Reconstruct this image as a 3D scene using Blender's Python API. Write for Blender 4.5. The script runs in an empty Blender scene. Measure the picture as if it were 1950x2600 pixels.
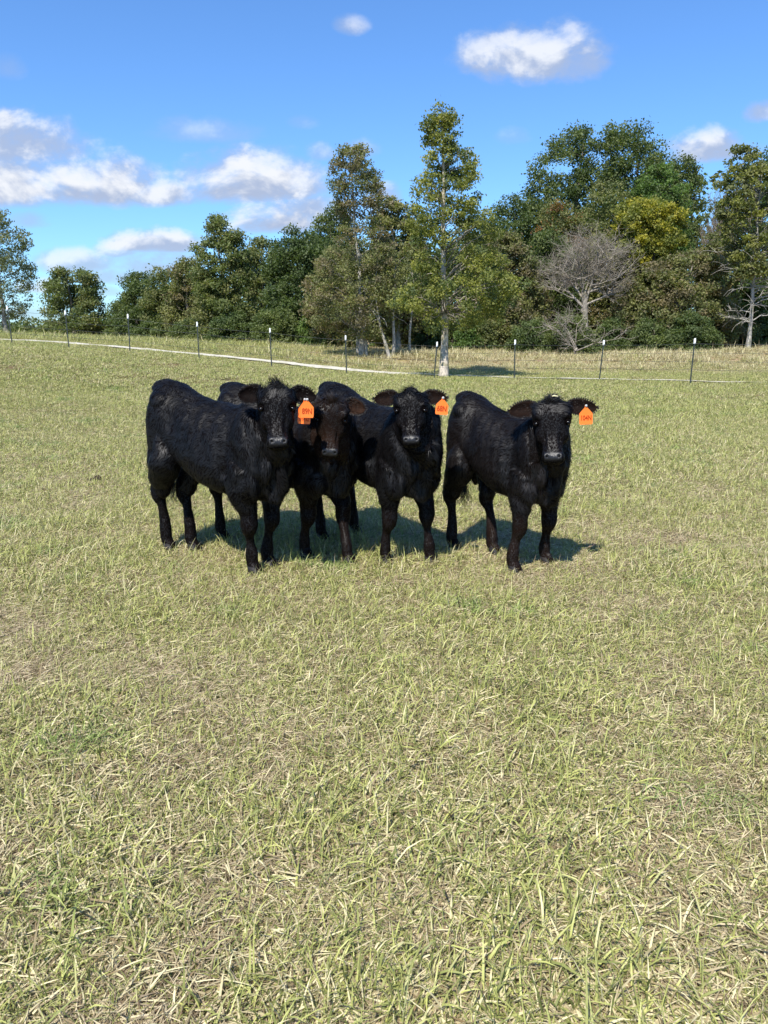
import bpy, math, random
import numpy as np
from mathutils import Vector

# ------------------------------------------------------------------ camera, world, sun
random.seed(7); RNG = np.random.default_rng(7)
SC = bpy.context.scene; COL = SC.collection
CAMZ = 1.5; FPX = 1953.0; PITCH = math.atan(450/FPX)
cam_d = bpy.data.cameras.new('camera'); cam = bpy.data.objects.new('camera', cam_d); COL.objects.link(cam)
cam.location = (0, 0, CAMZ); cam.rotation_euler = (math.pi/2-PITCH, 0, 0)
cam_d.sensor_fit = 'VERTICAL'; cam_d.sensor_height = 36; cam_d.lens = 36*FPX/2600; cam_d.clip_end = 3000
SC.camera = cam
SC.cycles.max_bounces = 6; SC.cycles.diffuse_bounces = 3; SC.cycles.glossy_bounces = 2; SC.cycles.transmission_bounces = 3
SC.render.resolution_x = 768; SC.render.resolution_y = 1024
SC.view_settings.view_transform = 'Standard'; SC.view_settings.look = 'None'
SC.view_settings.exposure = 0.60; SC.view_settings.gamma = 1.0
SUN_EL = math.radians(54); SUN_AZ = math.radians(180+23)     # azimuth clockwise from +Y; the sun stands behind the camera, to the left
sd = bpy.data.lights.new('sun', 'SUN'); sun = bpy.data.objects.new('sun', sd); COL.objects.link(sun)
sd.energy = 4.9; sd.angle = math.radians(.53); sd.color = (1, .955, .88)
to_sun = Vector((math.sin(SUN_AZ)*math.cos(SUN_EL), math.cos(SUN_AZ)*math.cos(SUN_EL), math.sin(SUN_EL)))
sun.rotation_euler = to_sun.to_track_quat('Z', 'Y').to_euler(); sun.location = (0, 0, 30)

def smooth(a, b, x):
    t = np.clip((np.asarray(x, float)-a)/(b-a), 0, 1); return t*t*(3-2*t)

FW = np.array([0, math.cos(PITCH), -math.sin(PITCH)]); UP = np.array([0, math.sin(PITCH), math.cos(PITCH)]); RT = np.array([1., 0, 0])
def at(px, py, Y):                                              # point at distance Y ahead of the camera
    d = FW + RT*(px-975)/FPX + UP*(1300-py)/FPX
    return np.array([0, 0, CAMZ]) + d*(Y/d[1])
def gp(px, py):
    d = FW + RT*(px-975)/FPX + UP*(1300-py)/FPX
    return np.array([0, 0, CAMZ]) + d*(-CAMZ/d[2])

class NT:
    def __init__(s, tree): s.t = tree; s.n = tree.nodes; s.l = tree.links
    def node(s, typ, **kw):
        nd = s.n.new(typ)
        for k, v in kw.items(): setattr(nd, k, v)
        return nd
    def put(s, sock, v):
        if isinstance(v, bpy.types.NodeSocket): s.l.new(v, sock)
        elif v is not None: sock.default_value = v
    def m(s, op, a, b=None, c=None, clamp=False):
        nd = s.n.new('ShaderNodeMath'); nd.operation = op; nd.use_clamp = clamp
        for i, v in enumerate((a, b, c)): s.put(nd.inputs[i], v) if v is not None else None
        return nd.outputs[0]
    def mix(s, f, a, b):
        nd = s.n.new('ShaderNodeMix'); nd.data_type = 'RGBA'
        s.put(nd.inputs[0], f); s.put(nd.inputs[6], a if isinstance(a, bpy.types.NodeSocket) else (*a, 1)); s.put(nd.inputs[7], b if isinstance(b, bpy.types.NodeSocket) else (*b, 1))
        return nd.outputs[2]
    def mulc(s, f, a, b):
        nd = s.n.new('ShaderNodeMix'); nd.data_type = 'RGBA'; nd.blend_type = 'MULTIPLY'
        s.put(nd.inputs[0], f); s.put(nd.inputs[6], a if isinstance(a, bpy.types.NodeSocket) else (*a, 1)); s.put(nd.inputs[7], b if isinstance(b, bpy.types.NodeSocket) else (*b, 1))
        return nd.outputs[2]
    def noise(s, vec, scale, detail=3, rough=.5, dist=0):
        nd = s.n.new('ShaderNodeTexNoise'); s.put(nd.inputs['Vector'], vec); nd.inputs['Scale'].default_value = scale
        nd.inputs['Detail'].default_value = detail; nd.inputs['Roughness'].default_value = rough; nd.inputs['Distortion'].default_value = dist
        return nd.outputs[0]
    def map(s, v, a, b, c=0., d=1.):
        nd = s.n.new('ShaderNodeMapRange'); nd.interpolation_type = 'SMOOTHSTEP'; s.put(nd.inputs[0], v)
        for i, k in enumerate((a, b, c, d)): s.put(nd.inputs[1+i], k)
        return nd.outputs[0]
    def vmul(s, v, k):
        nd = s.n.new('ShaderNodeVectorMath'); nd.operation = 'MULTIPLY'; s.put(nd.inputs[0], v); nd.inputs[1].default_value = k; return nd.outputs[0]
    def vadd(s, v, k):
        nd = s.n.new('ShaderNodeVectorMath'); nd.operation = 'ADD'; s.put(nd.inputs[0], v); s.put(nd.inputs[1], k); return nd.outputs[0]

def make_world():
    w = bpy.data.worlds.new('World'); SC.world = w; w.use_nodes = True
    T = NT(w.node_tree); T.n.clear()
    out = T.node('ShaderNodeOutputWorld'); bg = T.node('ShaderNodeBackground')
    T.l.new(bg.outputs[0], out.inputs[0]); bg.inputs[1].default_value = .10
    sky = T.node('ShaderNodeTexSky', sky_type='NISHITA', sun_disc=False)
    sky.sun_elevation = SUN_EL; sky.sun_rotation = SUN_AZ; sky.air_density = 1.0; sky.dust_density = .35; sky.ozone_density = 2.2
    skyc = T.mulc(1.0, sky.outputs[0], (.66, 1.0, 1.40))
    tc = T.node('ShaderNodeTexCoord'); sp = T.node('ShaderNodeSeparateXYZ'); T.l.new(tc.outputs['Generated'], sp.inputs[0])
    ya = T.m('MAXIMUM', T.m('ABSOLUTE', sp.outputs[1]), .05)
    u = T.m('DIVIDE', sp.outputs[0], ya); v = T.m('DIVIDE', sp.outputs[2], ya)
    cb = T.node('ShaderNodeCombineXYZ'); T.l.new(u, cb.inputs[0]); T.l.new(v, cb.inputs[1])
    p = T.vmul(cb.outputs[0], (1, 1.5, 1))
    n1 = T.noise(p, 9, 8, .58, .25)                             # big billows
    n2 = T.noise(p, 26, 6, .6, .1)
    n1s = T.noise(T.vadd(p, (-.012, .03, 0)), 9, 5, .55, .25)    # the same billows a step towards the sun
    relief = T.m('SUBTRACT', n1, n1s)
    nn = T.m('ADD', T.m('MULTIPLY', T.m('SUBTRACT', n1, .5), 2.2), T.m('MULTIPLY', T.m('SUBTRACT', n2, .5), 1.2))
    clouds = [  # px, base py, half width, height, depth below, opacity
        (1350, 160, 175, 88, 44, .93), (1240, 130, 80, 50, 40, .8), (1470, 165, 80, 40, 40, .7), (893, 65, 44, 28, 20, .6), (30, 172, 40, 34, 26, .3),
        (70, 385, 170, 80, 44, .9), (5, 325, 45, 40, 30, .9), (60, 485, 220, 105, 34, 1), (290, 488, 150, 84, 32, 1), (170, 490, 140, 90, 30, 1), (620, 482, 180, 92, 36, 1), (745, 475, 90, 66, 34, .9), (400, 500, 120, 44, 22, .95), (170, 470, 200, 60, 40, .9), (700, 470, 110, 70, 40, .8),
        (720, 570, 155, 60, 24, 1), (800, 545, 90, 50, 40, .9), (970, 500, 50, 36, 40, .8), (520, 342, 150, 34, 20, .38), (450, 330, 60, 34, 20, .35),
        (812, 392, 38, 26, 16, .55), (915, 384, 48, 28, 16, .65), (385, 626, 118, 38, 18, .95), (190, 672, 115, 40, 22, .75),
        (395, 680, 110, 46, 24, .9), (320, 706, 95, 26, 16, .7), (75, 566, 58, 26, 14, .65), (110, 732, 64, 26, 12, .7), (270, 745, 60, 18, 9, .5), (300, 640, 70, 24, 14, .7), (60, 800, 90, 18, 10, .5), (1785, 392, 105, 56, 20, .95),
        (1945, 292, 55, 36, 18, .8), (1910, 385, 80, 20, 16, .35), (1300, 350, 40, 22, 14, .18), (770, 312, 40, 18, 14, .22),
        (-260, 430, 200, 80, 40, .9), (2200, 300, 190, 80, 40, .9), (2500, 520, 260, 60, 30, .9), (-600, 560, 220, 60, 30, .9), (500, -420, 300, 160, 90, .9), (1700, -700, 330, 180, 90, .8)]
    alpha = None; h = None
    for (cx, cy, hw, up, dn, op) in clouds:
        d = FW + RT*(cx-975)/FPX + UP*(1300-cy)/FPX; u0, v0 = d[0]/d[1], d[2]/d[1]
        k = 1/d[1]/FPX
        du = T.m('MULTIPLY', T.m('SUBTRACT', u, u0), 1/(hw*1.22*k)); dv = T.m('SUBTRACT', v, v0)
        dvn = T.m('MAXIMUM', T.m('MULTIPLY', dv, 1/(up*k*1.25)), T.m('MULTIPLY', dv, -1/(dn*1.25*k)))
        r = T.m('ADD', T.m('MULTIPLY', du, du), T.m('MULTIPLY', dvn, dvn))
        den = T.m('ADD', T.m('SUBTRACT', 1.05, r), nn)
        a = T.m('MULTIPLY', T.map(den, -.05, 1.1 if op > .68 else 1.45), op)
        hh = T.m('MULTIPLY', a, T.m('ADD', T.m('MULTIPLY', dv, .62/(up*k)), .30))
        if alpha is None: alpha, h = a, hh
        else:
            h = T.m('MAXIMUM', h, hh); alpha = T.m('MAXIMUM', alpha, a)
    light = T.map(T.m('ADD', h, T.m('MULTIPLY', relief, 4.2)), -.02, .84)
    cc = T.mix(light, (2.95, 3.55, 4.9), (6.1, 6.3, 6.7))
    T.l.new(T.mix(alpha, skyc, cc), bg.inputs[0])
make_world()

# ------------------------------------------------------------------ helpers
def vnoise(P, seed=0):                                          # value noise, P (N,3) -> (N,) in 0..1
    P = np.asarray(P, float); i = np.floor(P).astype(np.int64); f = P-i; f = f*f*(3-2*f)
    def h(dx, dy, dz):
        a = (i[:, 0]+dx)*374761393 + (i[:, 1]+dy)*668265263 + (i[:, 2]+dz)*2147483647 + seed*1274126177
        a = (a ^ (a >> 13))*1274126177; a = a & 0x7fffffff; a = (a ^ (a >> 16)) & 0xffff
        return a/65535.
    r = 0
    for dx in (0, 1):
        for dy in (0, 1):
            for dz in (0, 1):
                w = (f[:, 0] if dx else 1-f[:, 0])*(f[:, 1] if dy else 1-f[:, 1])*(f[:, 2] if dz else 1-f[:, 2])
                r = r + w*h(dx, dy, dz)
    return r
def fbm(P, seed=0, o=3):
    r = 0; a = .5; P = np.asarray(P, float)
    for k in range(o): r = r + a*vnoise(P*2**k, seed+k); a *= .5
    return r/(1-.5**o)
def n2(x, y, sc, seed=0, o=3):
    x = np.asarray(x, float); return fbm(np.stack([x.ravel()*sc, np.asarray(y, float).ravel()*sc, np.zeros(x.size)], 1), seed, o).reshape(x.shape)
def unit(v):
    v = np.asarray(v, float); return v/np.maximum(np.linalg.norm(v, axis=-1, keepdims=True), 1e-9)

def tag(o, label=None, cat=None, group=None, kind=None):
    if label: o['label'] = label
    if cat: o['category'] = cat
    if group: o['group'] = group
    if kind: o['kind'] = kind
    return o
def empty(name, loc, rz=0.):
    o = bpy.data.objects.new(name, None); COL.objects.link(o); o.location = Vector([float(c) for c in loc]); o.rotation_euler = (0, 0, rz); o.empty_display_size = .2; return o
def mesh_np(name, V, F, mat, parent=None, smooth_=True, attrs=None, link=True):
    """V (N,3); F: (M,k) array or list of such arrays"""
    me = bpy.data.meshes.new(name); V = np.asarray(V, np.float32)
    Fl = F if isinstance(F, list) else [F]; Fl = [np.asarray(f, np.int32) for f in Fl if len(f)]
    me.vertices.add(len(V)); me.vertices.foreach_set('co', V.ravel())
    nl = sum(f.size for f in Fl); npoly = sum(len(f) for f in Fl)
    me.loops.add(nl); me.loops.foreach_set('vertex_index', np.concatenate([f.ravel() for f in Fl]))
    me.polygons.add(npoly); tot = np.concatenate([np.full(len(f), f.shape[1], np.int32) for f in Fl])
    me.polygons.foreach_set('loop_start', np.concatenate([[0], np.cumsum(tot)[:-1]]).astype(np.int32))
    me.update(calc_edges=True)
    me.polygons.foreach_set('use_smooth', np.full(npoly, smooth_))
    for k, a in (attrs or {}).items():
        a = np.asarray(a, np.float32)
        if a.ndim == 1: at_ = me.attributes.new(k, 'FLOAT', 'POINT'); at_.data.foreach_set('value', a)
        else: at_ = me.attributes.new(k, 'FLOAT_COLOR', 'POINT'); at_.data.foreach_set('color', np.concatenate([a, np.ones((len(a), 1), np.float32)], 1).ravel())
    if mat: me.materials.append(mat)
    me.validate()
    o = bpy.data.objects.new(name, me)
    if link: COL.objects.link(o)
    if parent: o.parent = parent
    return o
class MB:
    def __init__(s): s.V = []; s.F = {}; s.n = 0; s.A = []
    def add(s, V, F, a=None):
        V = np.asarray(V, float)
        for f in (F if isinstance(F, list) else [F]):
            f = np.asarray(f)
            if len(f): s.F.setdefault(f.shape[1], []).append(f+s.n)
        s.V.append(V); s.n += len(V); s.A.append(np.zeros((len(V), 3)) if a is None else np.broadcast_to(a, (len(V), 3)))
    def arrays(s): return np.concatenate(s.V), [np.concatenate(v) for v in s.F.values()], np.concatenate(s.A)
    def build(s, name, mat, parent=None, smooth_=True, attr='col', origin=None):
        V, F, A = s.arrays()
        if origin is not None: V = V-np.asarray(origin)
        return mesh_np(name, V, F, mat, parent, smooth_, {attr: A} if attr else None)
    def tube(s, P, R, n=6, a=None):
        P = np.asarray(P, float); R = np.broadcast_to(np.asarray(R, float), (len(P),)); m = len(P)
        T = unit(np.gradient(P, axis=0)); ref = np.array([0, 0, 1.]) if abs(T[0, 2]) < .9 else np.array([1., 0, 0])
        S = unit(np.cross(T, ref)); B = unit(np.cross(S, T)); ang = np.arange(n)/n*2*math.pi
        V = P[:, None]+R[:, None, None]*(S[:, None]*np.cos(ang)[None, :, None]+B[:, None]*np.sin(ang)[None, :, None])
        i, j = np.meshgrid(np.arange(m-1), np.arange(n), indexing='ij'); i, j = i.ravel(), j.ravel(); k = (j+1) % n
        F = np.stack([i*n+j, i*n+k, (i+1)*n+k, (i+1)*n+j], 1)
        s.add(V.reshape(-1, 3), F, a)
    def box(s, c, d, a=None):
        c = np.asarray(c, float); d = np.asarray(d, float)/2
        V = c+np.array([[x, y, z] for x in (-1, 1) for y in (-1, 1) for z in (-1, 1)])*d
        s.add(V, np.array([[0, 1, 3, 2], [4, 6, 7, 5], [0, 4, 5, 1], [2, 3, 7, 6], [0, 2, 6, 4], [1, 5, 7, 3]]), a)
def loft(mb, P, S, U, ra, rb, n=20, ex=2.0, egg=None):
    """closed loft; P centres, S side vectors, U up vectors, ra side radii, rb up radii, egg narrows the side radius towards the bottom"""
    P = np.asarray(P, float); m = len(P); S = np.broadcast_to(S, (m, 3)); U = np.broadcast_to(U, (m, 3))
    ra = np.broadcast_to(np.asarray(ra, float), (m,)); rb = np.broadcast_to(np.asarray(rb, float), (m,)); ex = np.broadcast_to(np.asarray(ex, float), (m,))
    egg = np.zeros(m) if egg is None else np.broadcast_to(np.asarray(egg, float), (m,))
    ang = np.arange(n)/n*2*math.pi; c, s_ = np.cos(ang), np.sin(ang)
    e = 2/ex[:, None]
    cx = np.sign(c)*np.abs(c)**e; sy = np.sign(s_)*np.abs(s_)**e
    cx = cx*(1+egg[:, None]*sy)
    V = P[:, None]+ra[:, None, None]*cx[:, :, None]*S[:, None]+rb[:, None, None]*sy[:, :, None]*U[:, None]
    i, j = np.meshgrid(np.arange(m-1), np.arange(n), indexing='ij'); i, j = i.ravel(), j.ravel(); k = (j+1) % n
    F = np.stack([i*n+j, i*n+k, (i+1)*n+k, (i+1)*n+j], 1)
    V = np.concatenate([V.reshape(-1, 3), P[:1], P[-1:]]); q = np.arange(n); q2 = (q+1) % n
    mb.add(V, [F, np.concatenate([np.stack([q2, q, np.full(n, m*n)], 1), np.stack([(m-1)*n+q, (m-1)*n+q2, np.full(n, m*n+1)], 1)])])
def resample(P, k):                                             # catmull-rom through rows of P
    P = np.asarray(P, float); Q = np.vstack([2*P[0]-P[1], P, 2*P[-1]-P[-2]]); out = []
    for i in range(1, len(Q)-2):
        for t in np.linspace(0, 1, k, endpoint=False):
            a, b, c, d = Q[i-1], Q[i], Q[i+1], Q[i+2]
            out.append(.5*((2*b)+(c-a)*t+(2*a-5*b+4*c-d)*t*t+(3*b-a-3*c+d)*t**3))
    out.append(P[-1]); return np.array(out)
def ellipsoid(mb, c, ax, r, n=14):
    """ax: 3x3 rows"""
    t = np.linspace(-1, 1, n)*math.pi/2; ax = np.asarray(ax, float)
    P = np.asarray(c)+np.outer(np.sin(t)*r[2]*.999, ax[2]); k = np.maximum(np.cos(t), .02)
    loft(mb, P, ax[0], ax[1], k*r[0], k*r[1], n)

# ------------------------------------------------------------------ terrain
def height(x, y):
    x = np.asarray(x, float); y = np.asarray(y, float)
    sl = np.log1p(np.exp(np.clip(-x/1.6, -30, 30)))*1.6
    z = 1.5*np.tanh(np.maximum(sl-.9, 0)/13.0)*smooth(5, 28, y)
    z = z+.48*smooth(31, 45, y)*smooth(-12, -2, x) - .25*smooth(27, 31, y)*smooth(2, 8, x)*0
    z = z+.30*np.exp(-((x-1.5)/3.)**2-((y-39)/2.5)**2) + .22*np.exp(-((x-14)/4.5)**2-((y-37)/3.)**2)+.50*np.exp(-((x-23)/6.)**2-((y-40)/4.)**2)
    z = z+(n2(x, y, .35, 5, 3)-.5)*.10*smooth(7, 18, y)+(n2(x, y, 1.3, 8, 1)-.5)*.02
    return z
def ghit(px, py):                                               # where a sight line meets the terrain
    d = FW + RT*(px-975)/FPX + UP*(1300-py)/FPX
    for Y in np.arange(3, 300, .1):
        p = np.array([0, 0, CAMZ])+d*(Y/d[1])
        if p[2] <= float(height(p[0], p[1])): return p
    return p
def on(x, y, dz=0.): return np.array([x, y, float(height(x, y))+dz])

def mat_new(name):
    m = bpy.data.materials.new(name); m.use_nodes = True; T = NT(m.node_tree); T.n.clear()
    out = T.node('ShaderNodeOutputMaterial'); b = T.node('ShaderNodeBsdfPrincipled'); T.l.new(b.outputs[0], out.inputs[0])
    return m, T, b, out
def simple(name, col, rough=.6, spec=.3, metal=0, nscale=None, amt=.25):
    m, T, b, out = mat_new(name)
    if nscale:
        tc = T.node('ShaderNodeTexCoord'); n = T.noise(tc.outputs['Object'], nscale, 5, .6)
        c = T.mix(T.map(n, .3, .7), [k*(1-amt) for k in col], [min(1, k*(1+amt)) for k in col]); T.put(b.inputs['Base Color'], c)
        bp = T.node('ShaderNodeBump'); bp.inputs['Strength'].default_value = .4; bp.inputs['Distance'].default_value = .01; T.put(bp.inputs['Height'], n); T.l.new(bp.outputs[0], b.inputs['Normal'])
    else: b.inputs['Base Color'].default_value = (*col, 1)
    b.inputs['Roughness'].default_value = rough; b.inputs['Specular IOR Level'].default_value = spec; b.inputs['Metallic'].default_value = metal
    return m
def dry_mask(T, pos):                                           # where the sward is dry, in world space
    a = T.noise(T.vmul(pos, (1, 1, .2)), .55, 3, .6); b_ = T.noise(T.vmul(pos, (1, 1, .2)), 2.6, 4, .6)
    return T.m('ADD', T.m('MULTIPLY', a, .5), T.m('MULTIPLY', b_, .5))
def ground_mat():
    m, T, b, out = mat_new('turf_soil')
    g = T.node('ShaderNodeNewGeometry'); pos = g.outputs['Position']
    sp = T.node('ShaderNodeSeparateXYZ'); T.l.new(pos, sp.inputs[0])
    d = dry_mask(T, pos)
    near = T.mix(T.map(d, .38, .62), (.19, .17, .08), (.27, .17, .105))
    fine = T.noise(pos, 60, 4, .7); near = T.mix(T.map(fine, .35, .7), T.mulc(1., near, (.45, .45, .45)), near)
    bank = T.mix(T.map(T.noise(pos, .9, 5, .65), .4, .6), (.26, .21, .09), (.33, .23, .14))
    k = T.map(sp.outputs[1], 29, 36)
    T.put(b.inputs['Base Color'], T.mix(k, near, bank)); b.inputs['Roughness'].default_value = 1; b.inputs['Specular IOR Level'].default_value = .1
    bp = T.node('ShaderNodeBump'); bp.inputs['Strength'].default_value = .8; bp.inputs['Distance'].default_value = .02; T.put(bp.inputs['Height'], fine); T.l.new(bp.outputs[0], b.inputs['Normal'])
    return m
def make_ground():
    xs = np.concatenate([[-1500, -700, -400, -250, -160, -110, -80], np.arange(-60, -8, .8), np.arange(-8, 8, .16), np.arange(8, 60, .8), [80, 110, 160, 250, 400, 700, 1500]])
    ys = np.concatenate([[-600, -200, -60, -20, -8], np.arange(-3, 10, .16), np.arange(10, 30, .4), np.arange(30, 70, .7), [75, 85, 100, 130, 170, 250, 400, 700, 1600]])
    X, Y = np.meshgrid(xs, ys, indexing='ij'); Z = height(X, Y)
    Z = Z-1.6*smooth(75, 300, Y)*0
    ny = len(ys); i, j = np.meshgrid(np.arange(len(xs)-1), np.arange(ny-1), indexing='ij'); i, j = i.ravel(), j.ravel()
    F = np.stack([i*ny+j, (i+1)*ny+j, (i+1)*ny+j+1, i*ny+j+1], 1)
    o = mesh_np('ground', np.stack([X, Y, Z], -1).reshape(-1, 3), F, ground_mat()); tag(o, kind='structure')
make_ground()

TRACK = [(-24, 37.5), (-17.2, 34.6), (-14.5, 33.8), (-11.8, 33.0), (-9.0, 32.3), (-5.4, 31.8), (-3.8, 31.4), (-1.5, 30.6), (1.0, 29.9), (3.2, 28.9), (4.8, 27.4), (6.4, 26.6), (9.5, 25.6), (12.3, 24.2), (17, 22.5), (24, 20)]
TRK = resample(np.array([(a, b, 0.) for a, b in TRACK]), 12)[:, :2]
def track_dist(x, y):
    P = np.stack([np.ravel(x), np.ravel(y)], 1); d = np.full(len(P), 1e9)
    for k in range(0, len(TRK)-1):
        a, b = TRK[k], TRK[k+1]; ab = b-a; t = np.clip(((P-a)@ab)/(ab@ab), 0, 1); d = np.minimum(d, np.linalg.norm(P-a-t[:, None]*ab, axis=1))
    return d
def make_track():
    m, T, b, out = mat_new('pale_gravel')
    g = T.node('ShaderNodeNewGeometry'); n = T.noise(g.outputs['Position'], 24, 4, .7); n3 = T.noise(g.outputs['Position'], 1.6, 4, .6)
    c = T.mix(T.map(n, .35, .65), (.40, .37, .29), (.66, .61, .49)); c = T.mix(T.map(n3, .52, .66), c, (.30, .27, .15))
    T.put(b.inputs['Base Color'], c); b.inputs['Roughness'].default_value = .95
    t = unit(np.gradient(TRK, axis=0)); nrm = np.stack([-t[:, 1], t[:, 0]], 1); L = len(TRK); nw = 9
    wd = .78+.35*(n2(TRK[:, 0], TRK[:, 1], .8, 3)-.5); wd = wd*(1-.72*smooth(-.5, 3.0, TRK[:, 0]))
    V = []
    for k in range(L):
        for q in np.linspace(-1, 1, nw):
            jit = 1+(random.random()-.5)*.25 if abs(q) == 1 else 1
            p = TRK[k]+nrm[k]*q*wd[k]*jit; V.append([p[0], p[1], 0])
    V = np.array(V); V[:, 2] = height(V[:, 0], V[:, 1])+.035+.015*n2(V[:, 0], V[:, 1], 3, 9)
    i, j = np.meshgrid(np.arange(L-1), np.arange(nw-1), indexing='ij'); i, j = i.ravel(), j.ravel()
    F = np.stack([i*nw+j, i*nw+j+1, (i+1)*nw+j+1, (i+1)*nw+j], 1)
    tag(mesh_np('track', V, F, m), kind='structure')
make_track()

# ------------------------------------------------------------------ fence
def make_fence():
    steel = simple('weathered_green_steel', (.05, .062, .055), .6, .4, .3, 30); white = simple('white_plastic', (.8, .8, .78), .4, .4); wirem = simple('galvanised_wire', (.07, .075, .075), .5, .5, .6)
    posts = [(32, 881, 29.5), (176, 893, 29.2), (331, 904, 28.8), (506, 918, 28.5), (690, 938, 28.0), (880, 951, 27.5), (1102, 951, 27.2), (1306, 962, 26.2), (1522, 958, 26), (1752, 976, 24.4)]
    tops = [794, 805, 815, 831, 845, 860, 868, 865, 865, 865]; hs = [1.32, 1.3, 1.3, 1.26, 1.30, 1.28, 1.2, 1.26, 1.25, 1.32]
    P = []
    for (px, py, Y), h in zip(posts, hs):
        q = at(px, py, Y); P.append((q[0], Y, h))
    P = [(P[0][0]-5.4, 30.5, 1.3), (P[0][0]-2.6, 30.1, 1.3)]+P+[(P[-1][0]+3, 23.6, 1.3), (P[-1][0]+6, 22.8, 1.3)]
    base0 = on(P[6][0], P[6][1]); root = empty('wire_fence', base0)
    tag(root, 'wire fence on white-capped steel posts crossing the pasture behind the calves', 'fence')
    heads = []
    for k, (x, y, h) in enumerate(P):
        b = on(x, y); lean = np.array([random.uniform(-.03, .03), random.uniform(-.03, .03), 1.])
        if k == 8: lean[0] = .075
        if k == 10: lean[0] = .05
        mb = MB(); n = 6; zs = np.linspace(-.15, h, n)
        for (w, d, ox, oy) in ((.042, .007, 0, 0), (.007, .036, 0, .0215)):
            V = []
            for z in zs:
                c = lean*z+np.array([ox, oy, 0])
                for sx, sy in ((-1, -1), (1, -1), (1, 1), (-1, 1)): V.append(c+np.array([sx*w/2, sy*d/2, 0]))
            F = [[i*4+j, i*4+(j+1) % 4, (i+1)*4+(j+1) % 4, (i+1)*4+j] for i in range(n-1) for j in range(4)]+[[3, 2, 1, 0], [(n-1)*4+q for q in range(4)]]
            mb.add(np.array(V), np.array(F))
        for z in np.arange(.1, h-.1, .055): mb.box(lean*z+np.array([0, -.008, 0]), (.014, .008, .02))
        V, F, A = mb.arrays()
        p = mesh_np('post', V, F, steel, root, False); p.location = Vector(b-base0)
        cm = MB(); cm.box(lean*(h-.02), (.052, .05, .15)); cm.box(lean*(h+.062), (.04, .036, .022)); cm.box(lean*(h-.05)+np.array([0, -.034, 0]), (.03, .024, .03))
        V, F, A = cm.arrays(); mesh_np('cap', V, F, white, p, False)
        heads.append((b, lean, h))
    for fr in (.93, .73, .53, .33):
        pts = []
        for k in range(len(heads)-1):
            (a, la, ha), (b, lb, hb) = heads[k], heads[k+1]
            A_, B_ = a+la*ha*fr, b+lb*hb*fr
            for t in np.linspace(0, 1, 7, endpoint=False): q = A_*(1-t)+B_*t; q[2] -= .10*t*(1-t); q[1] -= .012; pts.append(q)
        pts.append(B_); mb = MB(); mb.tube(np.array(pts)-base0, .0045, 4); mb.build('wire', wirem, root, attr=None)
make_fence()

# ------------------------------------------------------------------ trees
def leaf_mat():
    m, T, b, out = mat_new('leaves')
    a = T.node('ShaderNodeAttribute', attribute_name='col'); g = T.node('ShaderNodeNewGeometry')
    n = T.noise(g.outputs['Position'], 1.1, 3, .6); c = T.mulc(1., a.outputs['Color'], T.mix(T.map(n, .35, .65), (.72, .78, .8), (1.25, 1.2, 1.1)))
    T.put(b.inputs['Base Color'], c); b.inputs['Roughness'].default_value = .55; b.inputs['Specular IOR Level'].default_value = .35
    tr = T.node('ShaderNodeBsdfTranslucent'); T.put(tr.inputs[0], T.mulc(1., c, (1.3, 1.5, .6))); mx = T.node('ShaderNodeMixShader'); mx.inputs[0].default_value = .38
    T.l.new(b.outputs[0], mx.inputs[1]); T.l.new(tr.outputs[0], mx.inputs[2]); T.l.new(mx.outputs[0], out.inputs[0])
    return m
LEAF = leaf_mat()
def bark_mat():
    m, T, b, out = mat_new('bark')
    a = T.node('ShaderNodeAttribute', attribute_name='col'); g = T.node('ShaderNodeNewGeometry')
    n = T.noise(T.vmul(g.outputs['Position'], (1, 1, .35)), 14, 5, .65); c = T.mulc(1., a.outputs['Color'], T.mix(T.map(n, .35, .65), (.62, .62, .62), (1.2, 1.17, 1.12)))
    n5 = T.noise(g.outputs['Position'], 3.1, 3, .6); c = T.mulc(T.map(n5, .5, .62), c, (.6, .62, .5))
    T.put(b.inputs['Base Color'], c); b.inputs['Roughness'].default_value = .9
    bp = T.node('ShaderNodeBump'); bp.inputs['Strength'].default_value = .9; bp.inputs['Distance'].default_value = .03; T.put(bp.inputs['Height'], n); T.l.new(bp.outputs[0], b.inputs['Normal'])
    return m
BARK = bark_mat()
def leaves(C, size, cols, rng, up=.55, aspect=1.7):
    """one folded diamond per centre in C"""
    N = len(C); nr = unit(rng.normal(size=(N, 3))+np.array([0, -.15, up])); t = unit(np.cross(nr, rng.normal(size=(N, 3)))); bt = np.cross(nr, t)
    s = size*rng.uniform(.6, 1.35, N)[:, None]
    V = np.stack([C-t*s*.5, C+bt*s*.5/aspect-nr*s*.08, C+t*s*.5, C-bt*s*.5/aspect-nr*s*.08], 1).reshape(-1, 3)
    F = np.arange(4*N).reshape(N, 4); return V, F, np.repeat(cols, 4, 0)
def prof(y, P):                                                 # profile rows: py, left px, right px
    P = np.array(P, float); return np.interp(y, P[:, 0], P[:, 1]), np.interp(y, P[:, 0], P[:, 2])
def curve_pts(a, b, n=6, bow=.15, rng=RNG, droop=0.):
    t = np.linspace(0, 1, n)[:, None]; L = np.linalg.norm(b-a); off = rng.normal(size=3)*bow*L
    P = a*(1-t)+b*t+off*(t*(1-t))*2; P[:, 2] += (t[:, 0]*(1-t[:, 0]))*L*.35; P += rng.normal(size=P.shape)*L*.018*np.sin(t*math.pi); return P
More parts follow.
